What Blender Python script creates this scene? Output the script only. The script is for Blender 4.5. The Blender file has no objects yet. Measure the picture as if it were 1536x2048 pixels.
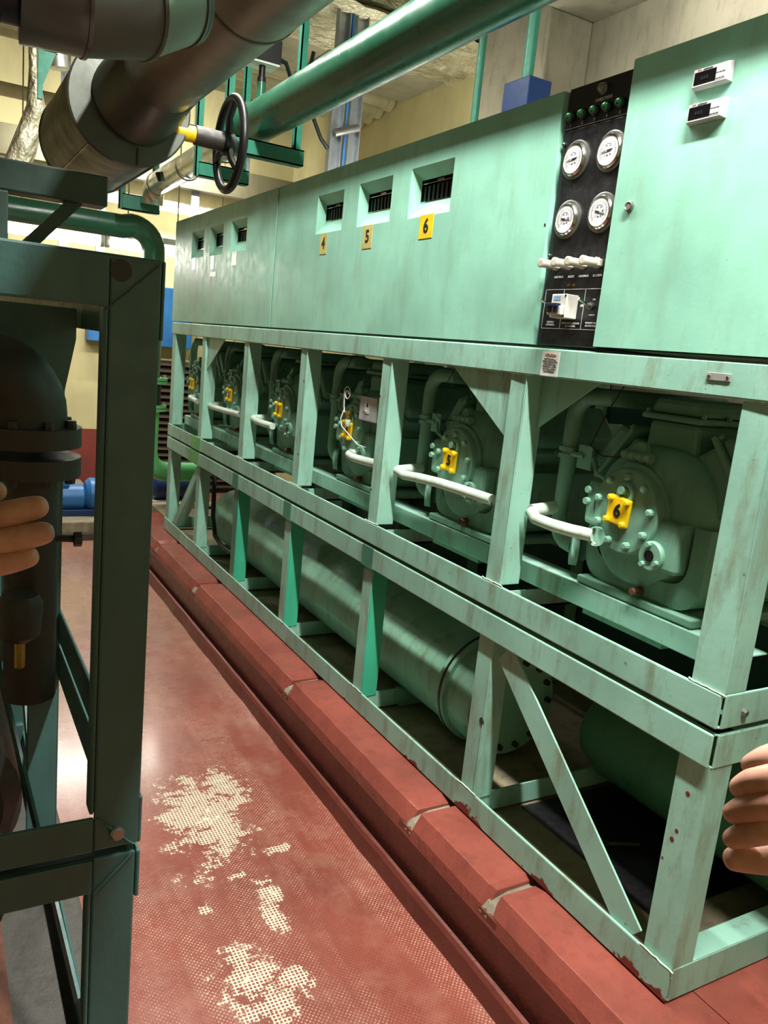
import bpy, math, random
from mathutils import Vector, Matrix
random.seed(7)
S = bpy.context.scene
COL = S.collection
PI = math.pi

# ---------------------------------------------------------------- camera
cam_d = bpy.data.cameras.new('camera'); cam = bpy.data.objects.new('camera', cam_d); COL.objects.link(cam)
yaw, pit, rol = 0.52542775, -0.19769654, 0.10028964
f_ = Vector((math.sin(yaw)*math.cos(pit), math.cos(yaw)*math.cos(pit), math.sin(pit)))
r_ = Vector((math.cos(yaw), -math.sin(yaw), 0)); u_ = r_.cross(f_)
r2 = r_*math.cos(rol)+u_*math.sin(rol); u2 = -r_*math.sin(rol)+u_*math.cos(rol)
M = Matrix((r2, u2, -f_)).transposed().to_4x4(); M.translation = (0, 0, 1.6)
cam.matrix_world = M
cam_d.sensor_fit = 'VERTICAL'; cam_d.sensor_height = 36; cam_d.lens = 1600.87/2048*36
cam_d.clip_start = 0.02
S.camera = cam

# ---------------------------------------------------------------- world, lights, exposure
S.view_settings.view_transform = 'Standard'; S.view_settings.look = 'None'
S.view_settings.gamma = 1; S.view_settings.use_curve_mapping = False
S.view_settings.exposure = 0.02
W = bpy.data.worlds.new('world'); S.world = W; W.use_nodes = True
W.node_tree.nodes['Background'].inputs[0].default_value = (0.5, 0.6, 0.5, 1)
W.node_tree.nodes['Background'].inputs[1].default_value = 0.0

def area(name, loc, sx, sy, power, col, rot=(0, 0, 0)):
    l = bpy.data.lights.new(name, 'AREA'); l.shape = 'RECTANGLE'; l.size = sx; l.size_y = sy
    l.energy = power; l.color = col
    o = bpy.data.objects.new(name, l); o.location = loc; o.rotation_euler = rot; COL.objects.link(o)
    return o
LC = (1.0, 0.995, 0.93)
area('aisle_lamp_light', (0.94, 2.1, 3.26), 0.06, 1.2, 50, (1.0, 0.995, 0.93))  # added to brighten the middle cabinet; no lamp known at this spot
area('back_fill_light', (2.35, 4.2, 2.36), 0.3, 1.2, 20, (1.0, 0.98, 0.88), (PI, 0, 0))  # added upward fill for ducts and ceiling, hidden behind the cabinets
area('aisle_lamp_light', (0.96, 0.45, 3.26), 0.06, 1.2, 145, LC)
area('aisle_lamp_light', (0.96, 0.45, 3.28), 0.05, 1.2, 20, LC, (0, math.radians(-80), 0))
area('aisle_lamp_light', (0.96, 3.68, 3.37), 0.06, 1.2, 42, LC)
area('end_lamp_light', (1.1, 6.62, 2.13), 1.3, 0.08, 34, LC)
area('end_lamp_light', (1.5, 7.0, 3.0), 1.6, 0.08, 60, LC, (math.radians(75), 0, 0))
area('back_fill_light', (2.7, 2.4, 3.42), 0.10, 1.2, 14, LC, (0, math.radians(-60), 0))  # added fill washing the right wall; it has no fixture

# ---------------------------------------------------------------- materials
def srgb(c):
    return tuple(((x/255)/12.92 if x/255 <= .04045 else ((x/255+.055)/1.055)**2.4) for x in c)+(1,)
def newmat(name):
    m = bpy.data.materials.new(name); m.use_nodes = True
    nt = m.node_tree; return m, nt, nt.nodes['Principled BSDF']
def nd(nt, t, **k):
    n = nt.nodes.new(t)
    for a, b in k.items():
        if a.startswith('i_'):
            n.inputs[int(a[2:])].default_value = b
        else: setattr(n, a, b)
    return n
def noise(nt, vec, scale, detail=4, rough=.6):
    n = nd(nt, 'ShaderNodeTexNoise'); n.inputs['Scale'].default_value = scale
    n.inputs['Detail'].default_value = detail; n.inputs['Roughness'].default_value = rough
    nt.links.new(vec, n.inputs['Vector']); return n.outputs['Fac']
def ramp(nt, v, a, b, lo=0., hi=1.):
    n = nd(nt, 'ShaderNodeMapRange'); n.inputs[1].default_value = a; n.inputs[2].default_value = b
    n.inputs[3].default_value = lo; n.inputs[4].default_value = hi
    nt.links.new(v, n.inputs[0]); return n.outputs[0]
def mix(nt, fac, a, b):
    n = nd(nt, 'ShaderNodeMix', data_type='RGBA')
    if isinstance(fac, float): n.inputs[0].default_value = fac
    else: nt.links.new(fac, n.inputs[0])
    for s, v in ((6, a), (7, b)):
        if isinstance(v, tuple): n.inputs[s].default_value = v
        else: nt.links.new(v, n.inputs[s])
    return n.outputs[2]
def math_(nt, op, a, b=0.):
    n = nd(nt, 'ShaderNodeMath', operation=op)
    for i, v in enumerate((a, b)):
        if isinstance(v, (int, float)): n.inputs[i].default_value = v
        else: nt.links.new(v, n.inputs[i])
    return n.outputs[0]
def coords(nt, scale=(1, 1, 1)):
    t = nd(nt, 'ShaderNodeTexCoord'); m = nd(nt, 'ShaderNodeMapping'); m.inputs['Scale'].default_value = scale
    nt.links.new(t.outputs['Object'], m.inputs['Vector']); return m.outputs[0]
def bump(nt, p, h, strength=.2, dist=.01):
    b = nd(nt, 'ShaderNodeBump'); b.inputs['Strength'].default_value = strength; b.inputs['Distance'].default_value = dist
    nt.links.new(h, b.inputs['Height']); nt.links.new(b.outputs[0], p.inputs['Normal'])
def paint(name, base, dirt=(92, 88, 60), amt=.5, rough=.45, scale=1., metal=0., spec=.5, bmp=.08, streak=True, var=.12):
    m, nt, p = newmat(name)
    v = coords(nt); vs = coords(nt, (1, 1, .25)) if streak else v
    b = srgb(base); d = srgb(tuple(int(c*(1-var*1.3)) for c in base))
    big = ramp(nt, noise(nt, v, 2.3*scale, 3), .35, .7)
    c = mix(nt, big, b, d)
    st = ramp(nt, noise(nt, vs, 13*scale, 6, .7), .50, .72, 0., amt)
    c = mix(nt, st, c, srgb(dirt))
    sp = ramp(nt, noise(nt, v, 55*scale, 4, .7), .66, .74, 0., min(1., amt*1.1))
    c = mix(nt, sp, c, srgb(tuple(int(x*.6) for x in dirt)))
    nt.links.new(c, p.inputs['Base Color'])
    nt.links.new(ramp(nt, noise(nt, v, 20*scale), .3, .7, rough-.08, rough+.12), p.inputs['Roughness'])
    p.inputs['Metallic'].default_value = metal; p.inputs['Specular IOR Level'].default_value = spec
    bump(nt, p, noise(nt, v, 60*scale, 3), bmp, .004)
    return m
def plain(name, base, rough=.5, metal=0., emit=None, strength=0.):
    m, nt, p = newmat(name)
    v = coords(nt)
    c = mix(nt, ramp(nt, noise(nt, v, 18, 4), .3, .75), srgb(base), srgb(tuple(int(x*.8) for x in base)))
    nt.links.new(c, p.inputs['Base Color'])
    p.inputs['Roughness'].default_value = rough; p.inputs['Metallic'].default_value = metal
    if emit: p.inputs['Emission Color'].default_value = emit; p.inputs['Emission Strength'].default_value = strength
    return m

MINT = paint('mint_paint', (150, 210, 186), (118, 140, 112), .35, .42, spec=.4)
MINTF = paint('mint_paint_frame', (154, 204, 184), (114, 110, 80), .75, .42, 1.1, spec=.4)
MINTD = paint('mint_paint_castings', (122, 172, 148), (80, 84, 62), .4, .55, 2)
PALE = paint('pale_mint_pipe', (205, 228, 210), (150, 145, 118), .4, .45, 3)
JADE = paint('jade_paint', (70, 190, 150), (50, 110, 90), .3, .38, 1)
DKJADE = paint('dark_green_patch', (70, 135, 112), (60, 90, 70), .3, .4, 1)
SPRING = paint('spring_green_paint', (110, 205, 130), (90, 120, 80), .35, .35, 1)
PIPEG = paint('green_pipe_paint', (40, 100, 74), (46, 84, 62), .06, .26, .35, spec=.6, bmp=.0)
HANG = paint('hanger_green', (45, 130, 105), (40, 70, 60), .35, .4, 2)
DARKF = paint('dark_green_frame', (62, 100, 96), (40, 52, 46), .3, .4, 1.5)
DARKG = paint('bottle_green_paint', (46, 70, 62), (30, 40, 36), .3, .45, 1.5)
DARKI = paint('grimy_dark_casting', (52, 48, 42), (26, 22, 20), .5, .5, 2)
CLAD = paint('aluminium_cladding', (140, 138, 128), (104, 96, 82), .3, .36, .8, metal=.7, bmp=.05, streak=False)
CLADD = paint('dull_cladding', (100, 104, 96), (84, 78, 66), .4, .40, .8, metal=.6, bmp=.05, streak=False)
SILV = paint('bright_cladding', (222, 222, 214), (190, 186, 170), .1, .28, .4, metal=.85, bmp=.0)
GALV = paint('galvanised_steel', (170, 175, 180), (110, 112, 110), .4, .38, 2, metal=.8)
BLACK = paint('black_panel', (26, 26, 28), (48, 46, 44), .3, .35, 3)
BLK = plain('black_plastic', (18, 18, 19), .4)
RUB = plain('black_rubber', (22, 22, 22), .6)
CHROME = plain('chrome', (210, 208, 202), .18, 1.)
STEEL = plain('steel', (160, 160, 156), .35, .9)
WHITE = plain('white_plastic', (218, 216, 206), .45)
GREYP = plain('grey_bezel_plastic', (188, 192, 188), .45)
SCALE = plain('scale_ink', (150, 150, 150), .6)
DIAL = plain('dial_white', (232, 234, 232), .5)
BEIGE = plain('beige_knob', (206, 202, 184), .45)
INK = plain('white_ink', (205, 205, 205), .5)
BINK = plain('black_ink', (22, 20, 20), .5)
REDINK = plain('red_ink', (190, 60, 50), .5)
GREYINK = plain('grey_ink', (120, 116, 112), .6)
NAVY = plain('navy_needle', (30, 28, 70), .4)
YEL = paint('yellow_paint', (240, 200, 10), (170, 120, 20), .35, .4, 4, streak=False)
YELS = plain('yellow_sticker', (246, 208, 30), .45)
YELW = paint('worn_yellow_sticker', (205, 190, 110), (150, 130, 70), .6, .5, 5, streak=False)
TAPE = plain('white_tape', (228, 232, 226), .35)
BLUE = paint('blue_paint', (40, 105, 165), (30, 60, 90), .3, .4, 2)
DBLUE = paint('dark_blue_paint', (10, 46, 98), (20, 40, 70), .3, .4, 2)
GLENS = plain('green_lens', (30, 92, 50), .15)
CLENS = plain('clear_lens', (120, 120, 100), .15)
LCD = plain('black_display', (16, 16, 18), .12)
CREAM = paint('cream_wall', (204, 193, 142), (150, 138, 96), .3, .75, .5, bmp=.2)
CREAM2 = paint('cream_pipe', (215, 205, 165), (150, 140, 100), .3, .5, 1)
DADO = paint('red_dado', (120, 44, 34), (70, 34, 28), .3, .55, 1)
CONC = paint('concrete', (150, 142, 122), (96, 88, 72), .6, .8, 1, bmp=.35)
CONCL = paint('pale_concrete', (150, 138, 112), (72, 62, 44), .7, .8, 1.6, bmp=.3)
REDP = paint('red_concrete_paint', (148, 76, 64), (98, 50, 44), .45, .3, 1.6, bmp=.25, streak=False)
REDD = paint('shaded_kerb_red', (104, 50, 40), (60, 32, 28), .5, .35, 1.6, bmp=.25, streak=False)  # kerb face tone darkened so the upright side looks shaded
REDS = paint('red_skirting', (112, 54, 44), (70, 38, 34), .5, .35, 1.6, bmp=.25, streak=False)
RUST = paint('rusty_steel', (105, 62, 44), (50, 32, 26), .6, .7, 3, bmp=.4)
BROWN = paint('brown_louvre', (70, 56, 44), (36, 30, 26), .3, .6, 2)
TUBE = plain('lamp_tube', (255, 255, 240), .4, 0., (1.0, .98, .86, 1), 22.)
BRASS = plain('brass', (190, 160, 80), .3, .9)
SKIN, _n, _p = newmat('skin')
_v = coords(_n)
_c = mix(_n, ramp(_n, noise(_n, _v, 40, 4), .35, .7), srgb((206, 158, 136)), srgb((176, 122, 102)))
_n.links.new(_c, _p.inputs['Base Color']); _p.inputs['Roughness'].default_value = .5
_p.inputs['Subsurface Weight'].default_value = .15; _p.inputs['Subsurface Radius'].default_value = (.01, .004, .002)
NAIL = plain('fingernail', (226, 176, 160), .3)
SLEEVE = paint('grey_work_sleeve', (96, 100, 104), (70, 70, 74), .3, .85, 4)

def foil_mat():
    m, nt, p = newmat('crumpled_foil')
    v = coords(nt)
    nt.links.new(mix(nt, ramp(nt, noise(nt, v, 6), .3, .7), srgb((214, 206, 176)), srgb((170, 162, 130))), p.inputs['Base Color'])
    p.inputs['Metallic'].default_value = .35; p.inputs['Roughness'].default_value = .42
    bump(nt, p, noise(nt, coords(nt, (1, 3, 1)), 9, 4, .55), .9, .06)
    return m
FOIL = foil_mat()

def rail_mat():                     # mint with splashes of the red floor paint along its lower run near the corner
    m = MINTF.copy(); m.name = 'mint_rail_red_splashes'; nt = m.node_tree; p = nt.nodes['Principled BSDF']
    src = p.inputs['Base Color'].links[0].from_socket
    g = nd(nt, 'ShaderNodeNewGeometry'); sx = nd(nt, 'ShaderNodeSeparateXYZ'); nt.links.new(g.outputs['Position'], sx.inputs[0])
    n1 = noise(nt, g.outputs['Position'], 4.5, 5, .65)
    z = ramp(nt, sx.outputs[2], .25, .33, .16, -.12); y = ramp(nt, sx.outputs[1], 1.9, 2.8, .0, -.2)
    s = math_(nt, 'ADD', math_(nt, 'ADD', n1, z), y)
    f = ramp(nt, s, .62, .64)
    nt.links.new(mix(nt, f, src, srgb((112, 46, 36))), p.inputs['Base Color']); return m
RAILR = rail_mat()

def floor_mat():
    m, nt, p = newmat('red_glassfibre_floor')
    g = nd(nt, 'ShaderNodeTexCoord'); P = g.outputs['Object']
    sx = nd(nt, 'ShaderNodeSeparateXYZ'); nt.links.new(P, sx.inputs[0])
    X, Y = sx.outputs[0], sx.outputs[1]
    k = 2*PI/.0130
    def wav(c, ph=0.):
        return math_(nt, 'SINE', math_(nt, 'ADD', math_(nt, 'MULTIPLY', c, k), ph))
    dot = math_(nt, 'MULTIPLY', wav(X), wav(Y, .4))                    # -1..1 checker of dots
    dots = ramp(nt, dot, .25, .6)
    weave = ramp(nt, math_(nt, 'ADD', math_(nt, 'MULTIPLY', math_(nt, 'ABSOLUTE', wav(math_(nt, 'MULTIPLY', X, .62))), math_(nt, 'ABSOLUTE', wav(math_(nt, 'MULTIPLY', Y, .62)))), math_(nt, 'MULTIPLY', noise(nt, P, 120, 3), .5)), .78, .62)
    big = noise(nt, P, 1.6, 4); mid = noise(nt, P, 9, 6, .7); fine = noise(nt, P, 45, 5, .75)
    c = mix(nt, ramp(nt, big, .35, .7), srgb((144, 74, 60)), srgb((120, 61, 50)))
    c = mix(nt, ramp(nt, mid, .5, .8, 0, .45), c, srgb((168, 120, 100)))
    band = ramp(nt, noise(nt, nd_map(nt, P, (5, .7, 1)), 1.4, 3), .44, .58)
    pd = math_(nt, 'MULTIPLY', math_(nt, 'MULTIPLY', dots, band), ramp(nt, fine, .35, .6))
    c = mix(nt, math_(nt, 'MULTIPLY', pd, .8), c, srgb((214, 178, 156)))
    # worn places where the cream base shows
    tot = None
    for (px, py, rx, ry) in ((.78, 2.36, .13, .27), (.90, 2.52, .08, .14), (.70, 1.66, .085, .10), (.72, 1.56, .07, .09), (.866, 1.93, .03, .06), (.84, 1.83, .03, .07), (.80, 1.60, .055, .05), (.80, 2.04, .03, .03), (.97, 2.12, .05, .02), (.66, 1.93, .02, .03)):
        dx = math_(nt, 'MULTIPLY', math_(nt, 'SUBTRACT', X, px), 1/rx); dy = math_(nt, 'MULTIPLY', math_(nt, 'SUBTRACT', Y, py), 1/ry)
        d = math_(nt, 'SQRT', math_(nt, 'ADD', math_(nt, 'MULTIPLY', dx, dx), math_(nt, 'MULTIPLY', dy, dy)))
        d = math_(nt, 'SUBTRACT', 1., d)
        tot = d if tot is None else math_(nt, 'MAXIMUM', tot, d)
    s = math_(nt, 'ADD', math_(nt, 'MAXIMUM', tot, -1.), math_(nt, 'MULTIPLY', math_(nt, 'SUBTRACT', mid, .5), 4.6))
    s = math_(nt, 'ADD', s, math_(nt, 'MULTIPLY', math_(nt, 'SUBTRACT', fine, .5), 3.6))
    core = ramp(nt, s, 1.25, 1.4)
    part = math_(nt, 'MULTIPLY', ramp(nt, s, .15, .3), weave)
    worn = math_(nt, 'MAXIMUM', core, part)
    c = mix(nt, worn, c, srgb((214, 208, 182)))
    # scuffed dusty areas
    c = mix(nt, ramp(nt, noise(nt, P, 2.4, 5, .65), .55, .75, 0, .4), c, srgb((172, 138, 116)))
    far = ramp(nt, Y, 3.4, 4.6, 0, .45)  # tint grows paler towards the far end
    c = mix(nt, far, c, srgb((176, 140, 116)))
    nt.links.new(c, p.inputs['Base Color'])
    nt.links.new(ramp(nt, mid, .3, .7, .20, .36), p.inputs['Roughness'])
    p.inputs['Specular IOR Level'].default_value = .6; p.inputs['Coat Weight'].default_value = .6; p.inputs['Coat Roughness'].default_value = .16
    h = math_(nt, 'ADD', math_(nt, 'MULTIPLY', dots, .6), math_(nt, 'MULTIPLY', mid, .9))
    bump(nt, p, h, .25, .004)
    return m
def nd_map(nt, v, s):
    n = nd(nt, 'ShaderNodeMapping'); n.inputs['Scale'].default_value = s; nt.links.new(v, n.inputs['Vector']); return n.outputs[0]
FLOOR = floor_mat()

# ---------------------------------------------------------------- mesh helpers
class MB:
    def __init__(s): s.v = []; s.f = []; s.sm = []
    def add(s, vs, fs, smooth=False):
        n = len(s.v); s.v += [tuple(v) for v in vs]
        for f in fs: s.f.append(tuple(n+i for i in f)); s.sm.append(smooth)
        return s
    def box(s, x0, x1, y0, y1, z0, z1, mat=None):
        v = [Vector((x, y, z)) for x in (x0, x1) for y in (y0, y1) for z in (z0, z1)]
        if mat is not None: v = [mat @ q for q in v]
        return s.add(v, [(0, 1, 3, 2), (4, 6, 7, 5), (0, 4, 5, 1), (2, 3, 7, 6), (0, 2, 6, 4), (1, 5, 7, 3)])
    def bar(s, a, b, w, d, up=(1, 0, 0)):
        """rectangular bar from a to b; w across, d along 'up'"""
        a, b = Vector(a), Vector(b); t = (b-a).normalized(); upv = Vector(up); sd = t.cross(upv).normalized(); upv = sd.cross(t).normalized()
        v = [p+sd*(i*w/2)+upv*(j*d/2) for p in (a, b) for i, j in ((-1, -1), (1, -1), (1, 1), (-1, 1))]
        return s.add(v, [(0, 3, 2, 1), (4, 5, 6, 7), (0, 1, 5, 4), (1, 2, 6, 5), (2, 3, 7, 6), (3, 0, 4, 7)])
    def prism(s, poly, axis, a, b):
        n = len(poly)
        def mk(p, t): return {0: (t, p[0], p[1]), 1: (p[0], t, p[1]), 2: (p[0], p[1], t)}[axis]
        vs = [mk(p, a) for p in poly]+[mk(p, b) for p in poly]
        return s.add(vs, [tuple(range(n)), tuple(range(2*n-1, n-1, -1))]+[(i, (i+1) % n, n+(i+1) % n, n+i) for i in range(n)])
    def rings(s, rings, cap0=True, cap1=True, smooth=True):
        n = len(rings[0]); vs = [p for r in rings for p in r]; fs = []
        for k in range(len(rings)-1):
            for i in range(n):
                j = (i+1) % n; fs.append((k*n+i, k*n+j, (k+1)*n+j, (k+1)*n+i))
        s.add(vs, fs, smooth)
        if cap0: s.add(rings[0], [tuple(range(n-1, -1, -1))])
        if cap1: s.add(rings[-1], [tuple(range(n))])
        return s
    def tube(s, pts, r, seg=16, caps=True):
        pts = [Vector(p) for p in pts]; rs = r if isinstance(r, (list, tuple)) else [r]*len(pts)
        R = []; nrm = None
        for i, p in enumerate(pts):
            a = (pts[i]-pts[i-1]).normalized() if i else None; b = (pts[i+1]-pts[i]).normalized() if i < len(pts)-1 else None
            t = (a+b).normalized() if a is not None and b is not None and (a+b).length > 1e-6 else (a if a is not None else b)
            if nrm is None:
                nrm = t.orthogonal().normalized()
            nrm = (nrm-t*nrm.dot(t)).normalized(); bi = t.cross(nrm)
            k = 1. if (a is None or b is None) else 1/max(.5, math.sqrt(max(.25, (1+a.dot(b))/2)))
            R.append([p+(nrm*math.cos(2*PI*j/seg)+bi*math.sin(2*PI*j/seg))*rs[i] for j in range(seg)])
        return s.rings(R, caps, caps)
    def lathe(s, prof, o, axis, seg=24, ph=0., smooth=False):
        """prof: list of (t along axis, radius)"""
        o = Vector(o); ax = Vector(axis).normalized(); n = ax.orthogonal().normalized()
        if abs(ax.z) < .5: n = (Vector((0, 0, 1))-ax*ax.z).normalized()
        b = ax.cross(n)
        R = [[o+ax*t+(n*math.cos(2*PI*j/seg+ph)+b*math.sin(2*PI*j/seg+ph))*max(r, 1e-4) for j in range(seg)] for t, r in prof]
        for k in range(len(R)-1): 
            fs = [(i, (i+1) % seg, seg+(i+1) % seg, seg+i) for i in range(seg)]
            s.add(R[k]+R[k+1], fs, smooth or seg > 10)
        s.add(R[0], [tuple(range(seg-1, -1, -1))]); s.add(R[-1], [tuple(range(seg))])
        return s
    def torus(s, o, axis, R, r, seg=40, sub=10, a0=0, a1=2*PI):
        o = Vector(o); ax = Vector(axis).normalized(); n = ax.orthogonal().normalized(); b = ax.cross(n)
        full = abs(a1-a0-2*PI) < 1e-6; N = seg if full else seg+1; rr = []
        for i in range(N):
            a = a0+(a1-a0)*i/seg; d = n*math.cos(a)+b*math.sin(a)
            rr.append([o+d*R+(d*math.cos(2*PI*j/sub)+ax*math.sin(2*PI*j/sub))*r for j in range(sub)])
        if full: rr.append(rr[0])
        return s.rings(rr, not full, not full)
    def build(s, name, mat, parent=None, bevel=0., sub=0):
        me = bpy.data.meshes.new(name)
        off = Vector((0, 0, 0))
        if parent is not None: off = root_loc(parent)
        elif s.v:
            xs, ys, zs = zip(*s.v); off = Vector(((min(xs)+max(xs))/2, (min(ys)+max(ys))/2, min(zs)))
            if getattr(s, 'origin0', False): off = Vector((0, 0, 0))
        me.from_pydata([tuple(Vector(v)-off) for v in s.v], [], s.f)
        me.polygons.foreach_set('use_smooth', s.sm)
        me.materials.append(mat); me.validate(); me.update()
        import bmesh
        bm = bmesh.new(); bm.from_mesh(me); bmesh.ops.remove_doubles(bm, verts=bm.verts, dist=1e-5)
        bmesh.ops.recalc_face_normals(bm, faces=bm.faces)
        for e in bm.edges:
            if len(e.link_faces) == 2 and e.calc_face_angle(0) > .62: e.smooth = False
        bm.to_mesh(me); bm.free()
        o = bpy.data.objects.new(name, me); COL.objects.link(o)
        if parent is None: o.location = off
        else: o.parent = parent
        if bevel > 0:
            b = o.modifiers.new('bevel', 'BEVEL'); b.width = bevel; b.segments = 2; b.limit_method = 'ANGLE'; b.angle_limit = math.radians(50); b.harden_normals = False
        if sub:
            m = o.modifiers.new('sub', 'SUBSURF'); m.levels = sub; m.render_levels = sub
        return o
def root_loc(p):
    v = Vector(p.location)
    while p.parent: p = p.parent; v += Vector(p.location)
    return v
def tag(o, label=None, cat=None, group=None, kind=None):
    for k, v in (('label', label), ('category', cat), ('group', group), ('kind', kind)):
        if v: o[k] = v
    return o
def empty(name, loc, label, cat, group=None):
    o = bpy.data.objects.new(name, None); o.location = loc; o.empty_display_size = .05; COL.objects.link(o)
    return tag(o, label, cat, group)
def copy_tree(o, parent=None):
    c = o.copy(); COL.objects.link(c); c.parent = parent
    for ch in list(o.children): copy_tree(ch, c)
    return c
def text(s, name, loc, size, mat, parent, normal='-x', rotz=0., align='CENTER', bold=0.):
    """flat lettering, lying in the plane facing -x (or given), at world loc"""
    cu = bpy.data.curves.new(name, 'FONT'); cu.body = s; cu.size = size; cu.align_x = align; cu.align_y = 'CENTER'; cu.extrude = .0006; cu.offset = bold; cu.resolution_u = 3
    t = bpy.data.objects.new(name, cu); COL.objects.link(t)
    dg = bpy.context.evaluated_depsgraph_get(); me = bpy.data.meshes.new_from_object(t.evaluated_get(dg))
    bpy.data.objects.remove(t)
    # text x -> world -y ; text y -> world z ; normal -> -x
    A = Matrix(((0, 0, -1, 0), (-1, 0, 0, 0), (0, 1, 0, 0), (0, 0, 0, 1)))
    if rotz: A = A @ Matrix.Rotation(rotz, 4, 'Z')
    off = Vector(loc)-(root_loc(parent) if parent is not None else Vector((0, 0, 0)))
    me.transform(Matrix.Translation(off) @ A)
    me.materials.clear(); me.materials.append(mat)
    o = bpy.data.objects.new(name, me); COL.objects.link(o); o.parent = parent
    return o
def arc(c, r, a0, a1, n, e1, e2):
    c, e1, e2 = Vector(c), Vector(e1), Vector(e2)
    return [c+e1*(r*math.cos(a0+(a1-a0)*i/n))+e2*(r*math.sin(a0+(a1-a0)*i/n)) for i in range(n+1)]
def struct(name, mb, mat, bevel=0.): return tag(mb.build(name, mat, None, bevel), kind='structure')

# ================================================================ ROOM
fl = MB().box(-3.5, 1.235, -2.2, 8.0, -.1, 0); fl.origin0 = True; struct('floor', fl, FLOOR)
fl2 = MB().box(1.235, 3.2, 6.3, 8.0, -.1, 0); fl2.origin0 = True; o = fl2.build('floor', FLOOR); tag(o, kind='structure')
struct('wall_right', MB().box(3.2, 3.35, -2.2, 4.4, 0, 4.2), CONC)
wr = MB().box(3.2, 3.35, 4.4, 8.0, 0, 4.2); struct('wall_right', wr, CREAM)
struct('wall_back', MB().box(-3.5, 3.2, 8.0, 8.15, .6, 4.2), CREAM)
struct('trim_1', MB().box(-3.5, 3.2, 7.98, 8.15, 0, .6), DADO)
struct('wall_left', MB().box(-3.65, -3.5, -2.2, 8.0, 0, 4.2), CREAM)
struct('wall_front', MB().box(-3.5, 3.2, -2.35, -2.2, 0, 4.2), CREAM)
struct('ceiling', MB().box(-3.5, 3.2, 3.76, 8.0, 4.1, 4.25), CONC)
struct('ceiling', MB().box(-3.5, 3.2, -2.2, 3.76, 3.47, 4.25), CONC)
struct('column', MB().box(2.9, 3.2, 3.77, 4.39, 0, 4.1), CONC, .01)

# plinth of the rack on the right: core plus kerb blocks with broken joints
pl = tag(bpy.data.objects.new('plinth', None), kind='structure'); COL.objects.link(pl)
MB().box(1.50, 3.19, -.9, 6.3, 0, .246).build('slab', CONCL, pl)
MB().box(1.497, 3.19, -.9, .975, .246, .2475).build('slab_coat', REDP, pl)
prof = [(1.2475, .150), (1.2475, .168), (1.248, .173), (1.251, .200), (1.278, .246), (1.497, .246), (1.497, .150)]
cuts = [-.9, .30, 1.425, 1.825, 2.825, 4.19, 5.05, 6.0]
for i in range(len(cuts)-1):
    a, b = cuts[i]+.011, cuts[i+1]-.011
    k = MB(); N = 24; rs = []
    for j in range(N+1):
        y = a+(b-a)*j/N; e = (.016 if j in (0, N) else .0)
        jit = random.uniform(-.0015, .0015)
        rs.append([(x+(e*.9 if 0 < q < 5 else 0)+(jit if q in (3, 4) else 0), y, z-(e*.8 if q in (3, 4, 5) else 0)) for q, (x, z) in enumerate(prof)])
    k.rings(rs, smooth=False); k.build('kerb_block', REDP, pl, .002)
for y in cuts[1:-1]:
    k = MB(); rr = []
    for j in range(7):
        yy = y-.022+.044*j/6; d = .010*math.sin(j*1.9+y*7)
        rr.append([(1.247, yy, .12), (1.250, yy, .178+d*.6), (1.272, yy, .207+d*.5), (1.33, yy, .222+d*.4), (1.49, yy, .226+d*.4), (1.49, yy, .12)])
    k.rings(rr, smooth=False); k.build('broken_joint', CONC, pl)
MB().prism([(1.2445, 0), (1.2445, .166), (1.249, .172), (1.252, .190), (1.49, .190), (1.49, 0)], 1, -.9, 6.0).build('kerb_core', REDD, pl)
MB().box(1.236, 1.262, -.9, 6.0, -.08, -.01).build('gutter', BLK, pl)
sk = MB(); rs = []
for j in range(60):
    y = -.9+6.9*j/59; d = random.uniform(-.003, .003)
    rs.append([(1.203+d, y, -.0), (1.210+d, y, .052), (1.218+d, y, .064), (1.229, y, .066), (1.230, y, -.0)])
sk.rings(rs, smooth=False); struct('trim_2', sk, REDS)
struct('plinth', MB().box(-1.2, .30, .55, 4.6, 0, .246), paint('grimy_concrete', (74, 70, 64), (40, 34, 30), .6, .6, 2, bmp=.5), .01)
rsx = MB().box(.085, .125, .75, 2.6, .246, .262); _rs = rsx.build('rusty_strip', RUST); tag(_rs, 'rusty flaking steel strip lying under the left rack', 'metal strip')
far_p = MB().box(.2, 1.23, 6.15, 7.9, 0, .13); struct('plinth', far_p, CONCL, .01)
struct('trim_3', MB().box(.2, 1.23, 6.10, 6.147, 0, .05), BROWN)

# ================================================================ RIGHT RACK FRAME
PY = [1.010, 1.760, 2.500, 3.235, 3.970, 4.710, 5.385]
PYL = [1.010, 1.760, 2.500, 3.280, 4.000, 4.710, 5.385]
XF = 1.4
fr = empty('rack_frame', (1.4, 3.2, .246), 'long mint green welded steel rack frame standing on the red plinth', 'frame')
def rail(name, x0, x1, y0, y1, z0, z1, m=MINTF): return MB().box(x0, x1, y0, y1, z0, z1).build(name, m, fr, .004)
rail('top_rail', 1.397, 1.47, .965, 5.43, 1.575, 1.648)
rail('middle_rail', 1.397, 1.405, .969, 5.43, .905, .982); rail('middle_rail', 1.405, 1.47, .969, 5.43, .905, .911)
rail('middle_rail', 1.397, 1.405, .972, 5.43, .816, .893); rail('middle_rail', 1.405, 1.47, .972, 5.43, .887, .893)
rail('bottom_rail', 1.400, 1.408, .966, 5.43, .250, .332, RAILR); rail('bottom_rail', 1.408, 1.47, .966, 5.43, .250, .257)
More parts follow.
